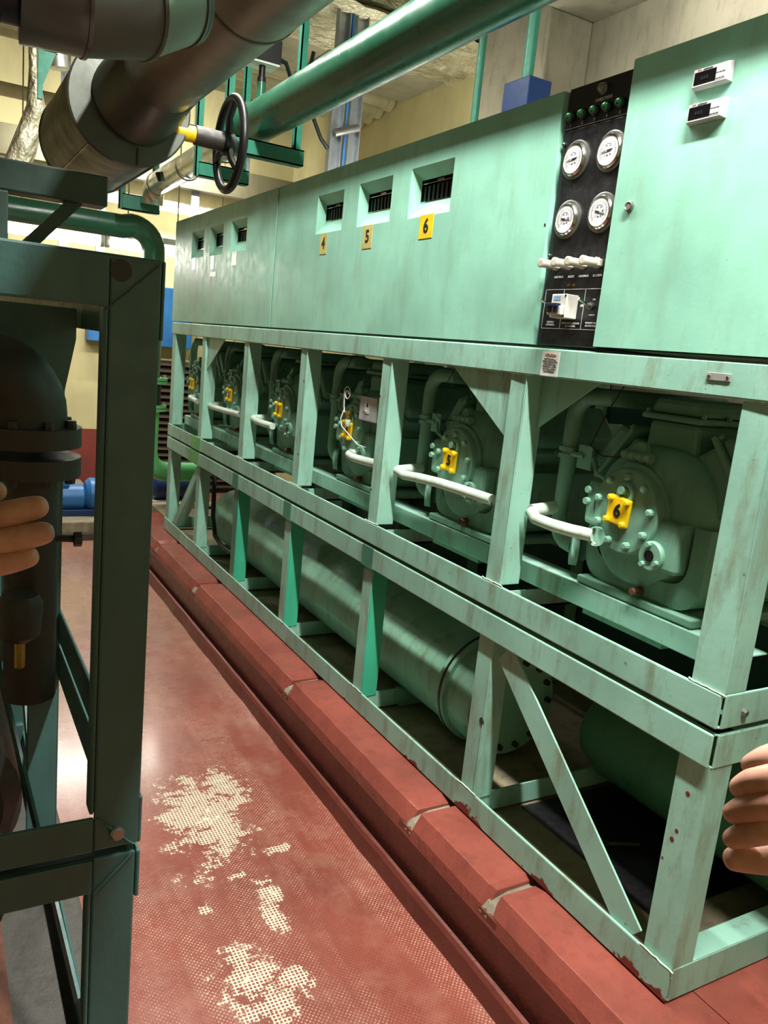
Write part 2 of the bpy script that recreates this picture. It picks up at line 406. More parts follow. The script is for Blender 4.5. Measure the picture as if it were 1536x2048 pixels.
# upper posts: angle section, front face and side flange
for i, y in enumerate(PY):
    w = .035 if 0 < i < 6 else .042
    p = MB(); p.box(1.403, 1.409, y-w, y+w, .975, 1.577); p.box(1.403, 1.472, y-w, y-w+.006, .982, 1.577)
    p.build('post', MINTF, fr, .0025)
for i, y in enumerate(PYL):
    w = .035 if 0 < i < 6 else .042
    m = JADE if i in (2, 3, 4) else MINTF
    p = MB(); p.box(1.4085, 1.414, y-w, y+w, .31, .82); p.box(1.4085, 1.476, y-w, y-w+.006, .31, .886 if i else .82)
    p.build('post', m, fr, .0025)
    if i in (2, 3, 4):
        q = MB().box(1.3955, 1.3975, y-.045, y+.04, .815, .893).build('repainted_patch', DKJADE, fr); tag(q, 'darker green repainted patch')
        q = MB().box(1.4075, 1.409, y-.034, y+.034, .31, .80).build('repainted_patch', DKJADE if i == 4 else MINTF, fr)
q = MB().box(1.3955, 1.3975, 4.66, 4.86, .905, .982); q.box(1.3955, 1.3975, 4.68, 4.9, .816, .893)
tag(q.build('repainted_patch', SPRING, fr), 'bright spring green touch-up')
# diagonal braces
MB().bar((1.412, 1.672, .80), (1.412, 1.09, .325), .078, .006).build('diagonal_brace', MINTF, fr, .001)
MB().prism([(1.650, .886), (1.600, .886), (1.665, .76)], 0, 1.416, 1.42).build('brace_gusset', MINTF, fr)
MB().bar((1.412, 4.73, .78), (1.412, 5.2, .34), .055, .006).build('diagonal_brace', MINTF, fr, .001)
MB().bar((1.4425, 4.712, .762), (1.4425, 5.182, .322), .005, .055).build('diagonal_brace', MINTF, fr, .001)
for fy, fz, fr_ in ((1.012, .735, .006), (1.022, .640, .005), (1.030, .615, .006), (1.045, .560, .003)):
    MB().lathe([(0, fr_), (.0006, fr_*.8)], (1.4083, fy, fz), (-1, 0, 0), 9).build('paint_fleck', DADO, fr)
MB().lathe([(0, .012), (.001, .010)], (1.4083, 1.733, .56), (-1, 0, 0), 9).build('scorch_mark', DARKI, fr)
# gussets
MB().prism([(1.73, 1.60), (2.115, 1.572), (2.115, 1.60), (1.795, 1.385), (1.795, 1.577)][:0] or [(2.105, 1.577), (1.79, 1.577), (1.79, 1.388)], 0, 1.414, 1.419).build('gusset', MINTF, fr)
MB().prism([(1.725, 1.577), (1.725, 1.43), (1.50, 1.577)], 0, 1.455, 1.460).build('gusset', MINTF, fr)
MB().prism([(4.36, 1.577), (4.675, 1.577), (4.675, 1.385)], 0, 1.414, 1.419).build('gusset', MINTF, fr)
# weld beads at the post feet
for i, y in enumerate(PY[:6]):
    for bx, bz in ((1.3995, .984), (1.402, 1.5755), (1.4015, .333)): MB().tube([(bx, y-.05+.012*k, bz+random.uniform(-.002, .002)) for k in range(9)], .0022, 6).build('weld_bead', PALE, fr)
# end frame, back frame, cross members
BX = 2.45
MB().box(BX+.006, BX+.012, .98, 5.42, .25, 1.50).build('back_light_block', DARKF, fr)  # unseen sheet added behind the rack to keep its interior dark
for z0, z1 in ((1.575, 1.648), (.905, .982), (.816, .893), (.25, .332)):
    rail('end_rail', 1.41, BX, .966, .972, z0, z1); rail('end_rail', 1.41, BX, 5.42, 5.43, z0, z1)
    rail('back_rail', BX, BX+.006, .966, 5.43, z0, z1)
    rail('end_rail', 1.41, BX, .966, 1.03, z0 if z0 > .85 else z1-.006, z0+.006 if z0 > .85 else z1)
for y in PY:
    p = MB(); p.box(BX-.006, BX, y-.035, y+.035, .30, 1.6); p.box(BX-.07, BX, y-.035, y-.029, .30, 1.6); p.build('post', MINTF, fr)
# corner post side flange
for y in PYL[1:6]:
    MB().box(1.41, BX, y-.03, y+.03, .255, .262).box(1.41, BX, y-.03, y-.024, .262, .32).build('cross_member', MINTF, fr)
    MB().box(1.41, BX, y-.03, y+.03, .905, .912).box(1.41, BX, y-.03, y-.024, .905, .96).build('cross_member', MINTF, fr)
rail('compressor_rail', 1.500, 1.506, 1.0, 5.4, .985, 1.045); rail('compressor_rail', 1.506, 1.57, 1.0, 5.4, 1.039, 1.045)
rail('compressor_rail', 2.0, 2.06, 1.0, 5.4, .985, 1.045)
for i in range(6):
    y = 1.38+.75*i
    for dx in (1.53, 2.03): MB().box(dx-.02, dx+.02, y-.15, y+.12, .97, 1.046).build('mounting_pad', MINTD, fr)
MB().lathe([(0, .010), (.006, .010), (.010, .006)], (1.475, .968, .935), (0, -1, 0), 6).build('bolt', STEEL, fr)
o = MB().box(1.3955, 1.397, 1.600, 1.667, 1.578, 1.640).build('notice_sticker', plain('aged_paper', (206, 208, 200), .6), fr)
text('ATENCION', 'lettering', (1.3948, 1.633, 1.632), .0085, plain('faded_red_ink', (176, 120, 100), .5), o)
for k, s in enumerate(('ANTES DE ABRIR LA', 'PUERTA DESCONECTAR', 'INTERRUPTOR GRAL', 'COMPRESOR Y ACEITE', 'NO TOCAR TUBERIA', 'SIN PROTECCION')):
    text(s, 'lettering', (1.3948, 1.633, 1.622-.0062*k), .0052, GREYINK, o)
o = MB().box(1.3945, 1.397, 1.083, 1.142, 1.607, 1.623).build('name_plate', plain('dull_plate', (176, 176, 170), .4, .3), fr, .001); tag(o, 'small riveted steel plate')
for y in (1.090, 1.135): MB().lathe([(0, .004), (.002, .003)], (1.3945, y, 1.615), (-1, 0, 0), 8).build('rivet', CHROME, o)
for (y, z, s) in ((3.12, 1.44, .004), (3.12, 1.12, .004), (2.43, 1.44, .004), (2.43, 1.1, .004), (1.71, 1.37, .004), (1.71, 1.2, .004)):
    MB().lathe([(0, s), (.0006, s)], (1.4032, y+.1, z), (-1, 0, 0), 8).build('bolt_hole', BLK, fr)

# ================================================================ CABINETS
def cabinet(name, label, y0, y1, z0, z1, holes, xb=2.30, m=MINT, xf=1.4):
    root = empty(name, (xf, (y0+y1)/2, z0), label, 'cabinet')
    ys = sorted({y0, y1}|{h[0] for h in holes}|{h[1] for h in holes}); zs = sorted({z0, z1}|{h[2] for h in holes}|{h[3] for h in holes})
    b = MB()
    for i in range(len(ys)-1):
        for j in range(len(zs)-1):
            cy, cz = (ys[i]+ys[i+1])/2, (zs[j]+zs[j+1])/2
            if any(h[0] < cy < h[1] and h[2] < cz < h[3] for h in holes): continue
            b.add([(xf, ys[i], zs[j]), (xf, ys[i+1], zs[j]), (xf, ys[i+1], zs[j+1]), (xf, ys[i], zs[j+1])], [(0, 3, 2, 1)])
    b.add([(x, y, z) for x in (xf, xb) for y in (y0, y1) for z in (z0, z1)], [(4, 6, 7, 5), (0, 4, 5, 1), (2, 3, 7, 6), (0, 2, 6, 4), (1, 5, 7, 3)])
    b.build('housing', m, root)
    for h in holes:
        a0, a1, c0, c1 = h; i0, i1, k0, k1 = a0+.05*(a1-a0)/.25, a1-.022, c0+.052, c1-.034
        d = xf+.032
        r = MB(); o4 = [(xf, a0, c0), (xf, a1, c0), (xf, a1, c1), (xf, a0, c1)]; n4 = [(d, i0, k0), (d, i1, k0), (d, i1, k1), (d, i0, k1)]
        r.add(o4+n4, [(0, 1, 5, 4), (1, 2, 6, 5), (2, 3, 7, 6), (3, 0, 4, 7)])
        rec = r.build('recess', m, root)
        w = MB(); w.add([(d, i0, k0), (d, i1, k0), (d, i1, k1), (d, i0, k1), (d+.05, i0, k0), (d+.05, i1, k0), (d+.05, i1, k1), (d+.05, i0, k1)], [(4, 5, 6, 7), (0, 1, 5, 4), (1, 2, 6, 5), (2, 3, 7, 6), (3, 0, 4, 7)])
        br = w.build('breaker_block', BLK, rec)
        g = MB(); n = 7
        for k in range(n):
            y = i0+(i1-i0)*(k+.5)/n; g.box(d+.006, d+.03, y-.006, y+.006, k0+.004, k1-.018)
        g.build('toggle_row', BLK, rec)
        MB().box(d+.0, d+.004, i0+.004, i1-.004, k1-.014, k1-.011).box(d, d+.004, i0+.05, i0+.09, k1-.011, k1-.005).build('metal_strip', CHROME, rec)
        MB().box(d-.001, d+.002, i0+.002, i1-.002, k0, k0+.004).build('metal_strip', CHROME, rec)
    return root
Z0, Z1 = 1.656, 2.283
ca = cabinet('electrical_cabinet', 'far mint green electrical cabinet with three recesses and blank white tape labels', 3.668, 5.455, Z0, Z1, [(4.07, 4.32, 2.03, 2.19), (4.452, 4.695, 2.03, 2.19), (4.815, 5.065, 2.035, 2.188)])
cb = cabinet('electrical_cabinet', 'middle mint green electrical cabinet with yellow labels 4, 5 and 6', 1.722, 3.650, Z0, Z1, [(2.20, 2.456, 2.039, 2.197), (2.582, 2.834, 2.042, 2.196), (2.964, 3.209, 2.043, 2.194)])
for (y, w, z, h) in ((4.245, .075, 2.032, .071), (4.625, .06, 2.030, .075), (4.995, .06, 2.036, .07)):
    MB().box(1.3985, 1.4, y-w/2, y+w/2, z-h, z).build('tape_label', TAPE, ca)
MB().box(1.3985, 1.4, 4.55, 4.66, 1.915, 1.94).build('tape_label', TAPE, ca)
for n, y, w, z0, z1, m in (('4', 3.12, .062, 1.96, 2.042, YELW), ('5', 2.735, .072, 1.96, 2.042, YELW), ('6', 2.328, .082, 1.968, 2.042, YELS)):
    o = MB().box(1.3985, 1.4, y-w/2, y+w/2, z0, z1).build('number_label', m, cb); tag(o, ('worn ' if m is YELW else 'bright ')+'yellow label reading '+n)
    text(n, 'digit', (1.398, y, (z0+z1)/2), .062, BINK, o, bold=.0012)
MB().box(1.425, 2.29, 3.6505, 3.6675, Z0, Z1-.01).build('dark_gap_strip', BLK, cb)  # black strip added to keep the gap between cabinets dark
# black instrument panel between the cabinets
ip = empty('instrument_panel', (1.412, 1.605, Z0), 'black instrument panel with four gauges, lamps and switches between the cabinets', 'control panel')
MB().box(1.412, 1.95, 1.49, 1.716, Z0, 2.288).build('panel_body', BLACK, ip, .003)
MB().box(1.409, 1.412, 1.4885, 1.700, 1.872, 2.186).build('gauge_plate', BLACK, ip, .001)
MB().box(1.4095, 1.412, 1.4885, 1.716, 2.190, 2.192).build('seam_strip', GREYINK, ip)
def gauge(y, z, ang):
    g = MB().lathe([(0, .047), (-.004, .047), (-.005, .044)], (1.409, y, z), (1, 0, 0), 36).build('gauge', STEEL, ip)
    MB().lathe([(0, .0395), (.004, .0395), (.008, .0365), (.008, .034), (.0055, .033)], (1.404, y, z), (-1, 0, 0), 36).build('bezel', CHROME, g)
    MB().lathe([(0, .0332), (.001, .0332)], (1.3983, y, z), (-1, 0, 0), 36).build('dial', DIAL, g)
    t = MB()
    for k in range(27):
        a = math.radians(-45+270*k/26); r0 = .0225 if k % 5 else .0205
        t.bar((1.3970, y-math.cos(a)*r0, z+math.sin(a)*r0), (1.3970, y-math.cos(a)*.028, z+math.sin(a)*.028), .0006, .0004)
    for a in range(0, 271, 15):
        q0, q1 = math.radians(-45+a), math.radians(-45+min(a+15, 270))
        t.bar((1.3970, y-math.cos(q0)*.0165, z+math.sin(q0)*.0165), (1.3970, y-math.cos(q1)*.0165, z+math.sin(q1)*.0165), .0005, .0004)
    t.build('scale', SCALE, g)
    for q, s in enumerate(('0', '5', '10', '15', '20', '25')):
        a = math.radians(225-270*q/5); text(s, 'numeral', (1.3969, y-math.cos(a)*.0125, z+math.sin(a)*.0125), .0048, GREYINK, g)
    text('bar', 'numeral', (1.3969, y, z-.010), .005, GREYINK, g)
    n = MB(); c, s_ = math.cos(ang), math.sin(ang)
    n.bar((1.3962, y+c*.012, z-s_*.012), (1.3962, y, z), .0028, .001); n.bar((1.3962, y, z), (1.3962, y-c*.021, z+s_*.021), .0010, .001)
    n.lathe([(0, .002), (.001, .002)], (1.3962, y, z), (-1, 0, 0), 10); n.build('needle', NAVY, g)
gauge(1.654, 2.111, PI+.12); gauge(1.533, 2.113, PI+.12); gauge(1.654, 1.969, -.12); gauge(1.534, 1.975, -.25)
for y, z in ((1.709, 2.155), (1.707, 1.883)): MB().lathe([(0, .006), (.004, .0055), (.006, .003)], (1.411, y, z), (-1, 0, 0), 12).build('screw', CHROME, ip)
for k, y in enumerate((1.695, 1.652, 1.610, 1.568, 1.524)):
    l = MB().lathe([(0, .0125), (.006, .0125), (.008, .0105)], (1.412, y, 2.218), (-1, 0, 0), 20).build('indicator_lamp', STEEL if 0 else BLK, ip)
    MB().lathe([(0, .0105), (.006, .0100), (.010, .007), (.012, .002)], (1.404, y, 2.218), (-1, 0, 0), 20).build('lens', GLENS, l)
    text(str(k+1), 'numeral', (1.4115, y+.002, 2.199), .0095, INK, ip, bold=.0003)
l = MB().lathe([(0, .0135), (.006, .0135), (.008, .0115)], (1.412, 1.590, 2.263), (-1, 0, 0), 20).build('indicator_lamp', STEEL, ip); tag(l, 'clear enabling lamp')
MB().lathe([(0, .0115), (.007, .0105), (.011, .007), (.012, .002)], (1.404, 1.590, 2.263), (-1, 0, 0), 20).build('lens', CLENS, l)
text('HABILITADO', 'lettering', (1.4115, 1.588, 2.241), .0098, INK, ip, bold=.0003)
for k, y in enumerate((1.675, 1.625, 1.575, 1.523)):
    z = 1.858
    kb = MB().lathe([(0, .013), (.014, .013)], (1.412, y, z), (-1, 0, 0), 6).build('knob', BEIGE, ip)
    MB().lathe([(0, .0105), (.030, .0105), (.034, .0115), (.042, .0115), (.043, .0095), (.043, .006)], (1.398, y, z), (-1, 0, 0), 18).build('cap', BEIGE, kb)
    text(('DESCARGA', 'ACEITE', 'DESCARGA', 'SUCCION')[k], 'lettering', (1.4115, y-.012+.004*k, 1.829), .0068, INK, ip, bold=.0003)
for y in (1.620, 1.601): MB().lathe([(0, .0035), (.003, .0035)], (1.4115, y, 1.808), (-1, 0, 0), 10).build('screw', BRASS, ip)
for y in (1.604, 1.585): MB().lathe([(0, .0035), (.002, .0035)], (1.4115, y, 1.690), (-1, 0, 0), 10).build('screw', BLK, ip)
ln = MB()
for z in (1.798, 1.700): ln.box(1.4112, 1.412, 1.491, 1.705, z-.0007, z+.0007)
for y in (1.705, 1.634, 1.556): ln.box(1.4112, 1.412, y-.0007, y+.0007, 1.700, 1.798)
ln.build('printed_lines', INK, ip)
for y, s in ((1.672, ('RECHAZO', 'COMPRESOR')), (1.595, ('INTERRUPTOR GENERAL', 'DE CONTROL')), (1.522, ('INTERRUPTOR', 'DE CONTROL'))):
    for k, t_ in enumerate(s): text(t_, 'lettering', (1.4115, y, 1.716-.007*k-(.002 if y == 1.595 else 0)), .0058, INK, ip, bold=.0002)
text('ON', 'lettering', (1.4115, 1.522, 1.772), .006, INK, ip); text('PARADA', 'lettering', (1.4115, 1.524, 1.735), .006, INK, ip)
for y in (1.672, 1.528):
    t_ = MB().lathe([(0, .009), (.005, .009), (.006, .006), (.014, .0055)], (1.412, y, 1.757), (-1, 0, 0), 12).build('toggle_switch', STEEL, ip)
    MB().tube([(1.40, y, 1.757), (1.375, y+.003, 1.768), (1.371, y+.0035, 1.770)], [.002, .0032, .0034], 10).build('lever', CHROME, t_)
cbk = MB().box(1.372, 1.412, 1.577, 1.632, 1.724, 1.782).build('circuit_breaker', WHITE, ip, .002)
MB().box(1.360, 1.372, 1.580, 1.630, 1.730, 1.752).build('breaker_nose', WHITE, cbk, .002)
MB().box(1.350, 1.366, 1.588, 1.628, 1.750, 1.758).box(1.356, 1.372, 1.588, 1.603, 1.736, 1.750).box(1.356, 1.372, 1.613, 1.628, 1.736, 1.750).build('breaker_levers', plain('blue_lever', (20, 38, 66), .4), cbk, .001)
MB().box(1.3715, 1.3722, 1.598, 1.624, 1.766, 1.777).build('breaker_print', plain('pale_blue_print', (130, 170, 196), .4), cbk)
for z in (1.778, 1.729): MB().lathe([(0, .003), (.001, .003)], (1.3718, 1.580, z), (-1, 0, 0), 8).build('breaker_screw', BLK, cbk)
MB().lathe([(0, .004), (.004, .003)], (1.412, 1.562, 1.757), (-1, 0, 0), 10).build('screw', INK, ip)

# right cabinet with controllers
cc = cabinet('electrical_cabinet', 'near mint green cabinet door with lock and two display controllers', .35, 1.484, Z0+.004, 2.298, [], xf=1.394)
MB().lathe([(0, .012), (.006, .012), (.008, .009), (.006, .008)], (1.394, 1.430, 1.976), (-1, 0, 0), 24).build('lock_ring', STEEL, cc)
MB().lathe([(0, .0075), (.0065, .0075)], (1.394, 1.430, 1.976), (-1, 0, 0), 16).box(1.387, 1.3872, 1.4290, 1.4310, 1.971, 1.981).build('lock_core', GREYINK, cc)
MB().lathe([(0, .005), (.006, .004)], (1.405, 1.722-.003+.012, 1.962), (-1, 0, 0), 8).build('screw', CHROME, cb)
for k, (zc, y0, y1) in enumerate(((2.209, 1.204, 1.294), (2.142, 1.204, 1.294))):
    r = empty('display_controller', (1.394, (y0+y1)/2, zc-.022), ('upper' if k == 0 else 'lower')+' of two grey framed display controllers on the near cabinet door', 'controller', 'display controllers on the near cabinet door')
    hb = .0195; b = MB()
    b.add([(1.394, y0-.002, zc-hb-.001), (1.394, y1+.002, zc-hb-.001), (1.394, y1+.002, zc+hb+.001), (1.394, y0-.002, zc+hb+.001), (1.380, y0+.002, zc-hb+.002), (1.380, y1-.002, zc-hb+.002), (1.380, y1-.002, zc+hb-.002), (1.380, y0+.002, zc+hb-.002)], [(0, 1, 5, 4), (1, 2, 6, 5), (2, 3, 7, 6), (3, 0, 4, 7), (4, 5, 6, 7), (0, 3, 2, 1)])
    b.build('bezel', GREYP, r, .0015)
    MB().box(1.3795, 1.381, y0+.030, y1-.006, zc-.0125, zc+.0115).build('screen', LCD, r)
    MB().box(1.3797, 1.381, y0+.006, y0+.030, zc-.0135, zc+.0115).build('keypad', plain('grey_keypad', (170, 174, 176), .5), r)
    for q in range(6):
        yy = y0+.011+.0075*(q % 3); z = zc+.005-.011*(q//3)
        MB().box(1.3787, 1.3797, yy-.0028, yy+.0028, z-.004, z+.004).build('button', WHITE, r, .0006)
    MB().box(1.3798, 1.3803, y1-.022, y1-.012, zc+.0135, zc+.0165).build('red_mark', REDINK, r)
    text('ELECTRONICA', 'lettering', (1.3797, y1-.038, zc+.015), .0035, GREYINK, r)
    text('8.8.8', 'lettering', (1.3793, y0+.058, zc-.002), .010, plain('unlit_segments', (40, 38, 36), .3), r)

# ================================================================ COMPRESSORS
def compressor():
    r = empty('compressor', (1.475, 1.38, 1.275), 'x', 'compressor', 'reciprocating compressors along the rack')
    X, Y, Z = 1.475, 1.38, 1.275
    N = 28
    def ring(x, hw, top, bot, cy=-.02, pw=2.6):
        out = []
        for i in range(N):
            a = 2*PI*i/N; c, s_ = math.cos(a), math.sin(a)
            h = top if s_ > 0 else bot
            out.append((x, Y+cy+hw*math.copysign(abs(c)**(2/pw), c), Z+h*math.copysign(abs(s_)**(2/pw), s_)))
        return out
    MB().rings([ring(X+.030, .112, .108, .118, 0, 2), ring(X+.034, .13, .125, .17, -.005, 2.1), ring(X+.055, .155, .150, .20, -.012, 2.3), ring(X+.09, .168, .165, .212, -.02, 2.5), ring(X+.40, .168, .165, .212, -.02, 2.6), ring(X+.44, .15, .15, .20, -.02, 2.4), ring(X+.70, .15, .15, .19, -.02, 2.2), ring(X+.76, .09, .09, .12, -.02, 2)]).build('crankcase', MINTD, r)
    MB().rings([ring(X+.045, .15, -.150, .200, -.03, 6), ring(X+.05, .19, -.150, .208, -.03, 6), ring(X+.5, .19, -.150, .208, -.03, 6)], smooth=False).build('sump', MINTD, r, .008)
    MB().box(X+.03, X+.55, Y-.225, Y+.155, Z-.228, Z-.207).build('foot_flange', MINTD, r, .004)
    for k in range(7):
        yy = Y-.205+.055*k; MB().lathe([(0, .009), (.010, .009)], (X+.042, yy, Z-.229), (0, 0, -1), 6).build('bolt', MINTD, r)
    # W arrangement of three cylinder banks
    for ang, ext in ((math.radians(52), .0), (0, .03), (math.radians(-52), .02)):
        d = Vector((0, math.sin(ang), math.cos(ang))); t = Vector((0, math.cos(ang), -math.sin(ang))); o = Vector((0, Y-.02, Z-.01))
        def blk(x0, x1, w, a, b_, w2=None):
            w2 = w if w2 is None else w2
            vs = []
            for rr, ww in ((a, w), (b_, w2)):
                for xx, sg in ((x0, -1), (x1, -1), (x1, 1), (x0, 1)): vs.append(o+d*rr+t*(sg*ww)+Vector((xx, 0, 0)))
            return MB().add(vs, [(0, 3, 2, 1), (4, 5, 6, 7), (0, 1, 5, 4), (1, 2, 6, 5), (2, 3, 7, 6), (3, 0, 4, 7)])
        blk(X+.10, X+.42, .085, .08, .205+ext, .075).build('cylinder_bank', MINTD, r, .012)
        hd = blk(X+.085, X+.435, .092, .207+ext, .222+ext).build('cylinder_head', MINTD, r, .005)
        blk(X+.095, X+.425, .080, .222+ext, .262+ext, .064).build('head_dome', MINTD, hd, .014)
        for xx in (X+.10, X+.19, X+.28, X+.37):
            for sg in (-1, 1):
                MB().lathe([(0, .007), (.009, .007)], o+d*(.222+ext)+t*(sg*.085)+Vector((xx, 0, 0)), d, 6).build('head_bolt', MINTD, hd)
    # bearing cover
    cv = MB().lathe([(.032, .118), (.022, .118), (.020, .108), (.002, .104), (0, .102)], (X, Y, Z), (1, 0, 0), 44).build('bearing_cover', MINTD, r)
    for k in range(9):
        a = 2*PI*(k+.28)/9
        MB().lathe([(0, .010), (.010, .010), (.013, .006)], (X, Y+.086*math.cos(a), Z+.086*math.sin(a)), (-1, 0, 0), 10).build('bolt', MINTD, cv)
    MB().torus((X-.002, Y, Z+.045), (1, 0, 0), .022, .007, 24, 8).build('boss', MINTD, cv)
    MB().lathe([(0, .012), (.014, .010)], (X, Y+.008, Z+.050), (-1, 0, 0), 12).build('oil_plug', MINTD, cv)
    # yellow numbered plate
    A = Matrix.Translation((0, Y+.010, Z-.002)) @ Matrix.Rotation(.08, 4, 'X')
    np_ = MB().box(X-.012, X, -.036, .036, -.036, .036, A).build('number_plate', YEL, r, .005); tag(np_, 'yellow plate with a black number')
    for sy in (-1, 1):
        for sz in (-1, 1):
            c = A @ Vector((X-.012, sy*.027, sz*.028))
            MB().lathe([(0, .0085), (.007, .0085), (.010, .005)], c, (-1, 0, 0), 10).build('plate_bolt', YEL, np_)
    # port flange
    pf = MB().lathe([(.03, .036), (0, .036), (-.004, .033)], (X+.002, Y-.102, Z-.086), (1, 0, 0), 24).build('port_flange', MINTD, r)
    MB().lathe([(0, .014), (.002, .014)], (X-.003, Y-.102, Z-.086), (-1, 0, 0), 18).build('port_hole', BLK, pf)
    for a in (1.4, 3.6, 5.3): MB().lathe([(0, .007), (.010, .006)], (X-.002, Y-.102+.027*math.cos(a), Z-.086+.027*math.sin(a)), (-1, 0, 0), 8).build('port_bolt', MINTD, pf)
    MB().box(X+.01, X+.1, Y-.17, Y-.06, Z-.12, Z+.005).build('side_cover', MINTD, r, .012)
    MB().box(X+.0, X+.08, Y+.085, Y+.135, Z-.06, Z+.055).build('pump_block', MINTD, r, .012)
    MB().lathe([(0, .010), (.012, .009)], (X, Y+.122, Z+.03), (-1, 0, 0), 8).lathe([(0, .010), (.012, .009)], (X, Y+.124, Z-.0), (-1, 0, 0), 8).build('pump_bolt', MINTD, r)
    MB().tube([(X+.02, Y+.15, Z+.105), (X+.0, Y+.11, Z+.075), (X-.002, Y+.06, Z+.06)], .005, 8).build('oil_line', MINTD, r)
    lug = MB(); lug.tube([(X+.02, Y+.05, Z+.135), (X+.02, Y-.04, Z+.137)], .010, 10)
    for q in range(4): lug.lathe([(0, .013), (.012, .013)], (X+.02, Y+.045-.025*q, Z+.1355), (0, -1, 0), 6)
    lug.lathe([(0, .022), (.012, .020)], (X+.04, Y+.005, Z+.150), (-1, 0, 0), 16); lug.build('sight_fitting', MINTD, r)
    MB().lathe([(0, .012), (.01, .012), (.03, .008)], (X+.04, Y-.055, Z-.19), (-1, 0, 0), 10).build('drain_plug', RUST, r)
    # discharge pipe with clamp
    px, py = X+.075, Y+.30
    pts = [(px+.45, py-.12, Z+.262), (px+.12, py-.11, Z+.262), (px+.02, py-.10, Z+.262)]+arc((px, py-.07, Z+.192), .07, PI/2, 0, 6, (0, 1, 0), (0, 0, 1))[:]+[(px, py, Z+.1), (px, py+.004, Z-.09)]+arc((px, py-.056, Z-.09), .06, 0, -PI/2, 6, (0, 1, 0), (0, 0, 1))+[(px, py-.075, Z-.15)]
    pipe = MB().tube(pts, .0235, 16).build('discharge_pipe', MINTD, r)
    MB().lathe([(0, .046), (.02, .046), (.021, .04)], (px-.01, py-.098, Z-.152), (-.6, .5, 0), 24).lathe([(0, .032), (.09, .032)], (px, py-.1, Z-.152), (1, 0, 0), 16).build('valve_flange', MINTD, pipe)
    cl = MB().lathe([(0, .030), (.012, .030)], (px, py, Z+.085), (0, 0, 1), 20).lathe([(0, .030), (.012, .030)], (px, py, Z+.104), (0, 0, 1), 20); cl.tube([(px-.01, py, Z+.1), (px-.01, py-.07, Z+.1)], .008, 8).build('pipe_clamp', MINTD, pipe)
    MB().box(px-.012, px-.004, py-.10, py-.045, Z+.065, Z+.13).build('clamp_plate', MINTD, pipe, .002)
    # thin wires hanging down in front
    w = MB().tube([(X+.03, Y+.09, Z+.30), (X+.01, Y+.12, Z+.22), (X+.0, Y+.145, Z+.14), (X+.0, Y+.10, Z+.12), (X+.015, Y+.05, Z+.125)], .0016, 6); w.build('sensor_wire', BLK, r)
    return r
c0 = compressor()
comps = [c0]
base = Vector(c0.location)
for i in range(1, 6):
    c = copy_tree(c0); c.location = base+Vector((0, .75*i, 0)); comps.append(c)
names = ['nearest compressor, number 6 plate, beside the corner post', 'compressor with yellow number 5 plate behind the triangular gusset', 'compressor with number 4 plate beside the small grey switch box', 'compressor with number 3 plate, right of the third white stub pipe from far', 'compressor with number 2 plate, second from the far end', 'farthest compressor, number 1 plate, against the cream wall']
for i, c in enumerate(comps):
    c['label'] = 'mint green '+names[i]
    plate = [ch for ch in c.children if ch.name.startswith('number_plate')][0]
    plate['label'] = 'yellow plate with black number '+str(6-i)
    t_ = text(str(6-i), 'digit', (1.475-.0128, 1.38+.010, 1.275-.002), .046, BINK, None, rotz=-.06, bold=.0012)
    t_.data.transform(Matrix.Translation(-base)); t_.parent = plate

# pale stub pipes in front of the compressors
def stub(pts, label, flange=None, r=.0165):
    o = empty('stub_pipe', pts[0], label, 'pipe', 'pale stub pipes in front of the compressors')
    MB().tube(pts, [r*1.12]+[r]*(len(pts)-1), 14).build('pipe', PALE, o)
    b = MB().tube([pts[0], tuple(Vector(pts[0])+Vector((.10, .0, .01)))], r*1.1, 14); b.build('inlet_bend', PALE, o)
    if flange:
        f = MB().lathe([(0, .025), (.012, .025)], flange, (.9, .45, 0), 20).build('flange', MINT, o)
        for s_ in (-1, 1): MB().lathe([(0, .005), (.007, .0045)], Vector(flange)+Vector((-.004, s_*.002, s_*.018)), (-.9, -.45, 0), 8).build('flange_bolt', CHROME if s_ > 0 else PALE, f)
stub([(1.45, 1.690, 1.207), (1.448, 1.665, 1.190), (1.45, 1.60, 1.188), (1.447, 1.52, 1.192), (1.462, 1.452, 1.195)], 'pale mint stub pipe bolted to the nearest compressor beside its cover', (1.462, 1.447, 1.194))
stub([(1.445, 2.425, 1.190), (1.443, 2.37, 1.182), (1.445, 2.28, 1.190), (1.447, 2.16, 1.196), (1.447, 2.05, 1.198), (1.447, 1.865, 1.200)], 'longest pale stub pipe crossing in front of the number 5 compressor')
stub([(1.45, 2.82, 1.185), (1.448, 2.78, 1.178), (1.45, 2.70, 1.180), (1.45, 2.55, 1.186)], 'pale stub pipe left of the post beneath the grey switch box')
stub([(1.45, 3.93, 1.195), (1.448, 3.88, 1.187), (1.45, 3.78, 1.186), (1.45, 3.66, 1.189)], 'pale stub pipe left of the number 3 compressor')
stub([(1.45, 4.70, 1.180), (1.448, 4.62, 1.178), (1.45, 4.4, 1.182), (1.45, 4.14, 1.190)], 'pale stub pipe in front of the number 2 compressor')
stub([(1.45, 5.10, 1.187), (1.45, 5.03, 1.183), (1.45, 4.94, 1.178)], 'farthest pale stub pipe, at the number 1 compressor')

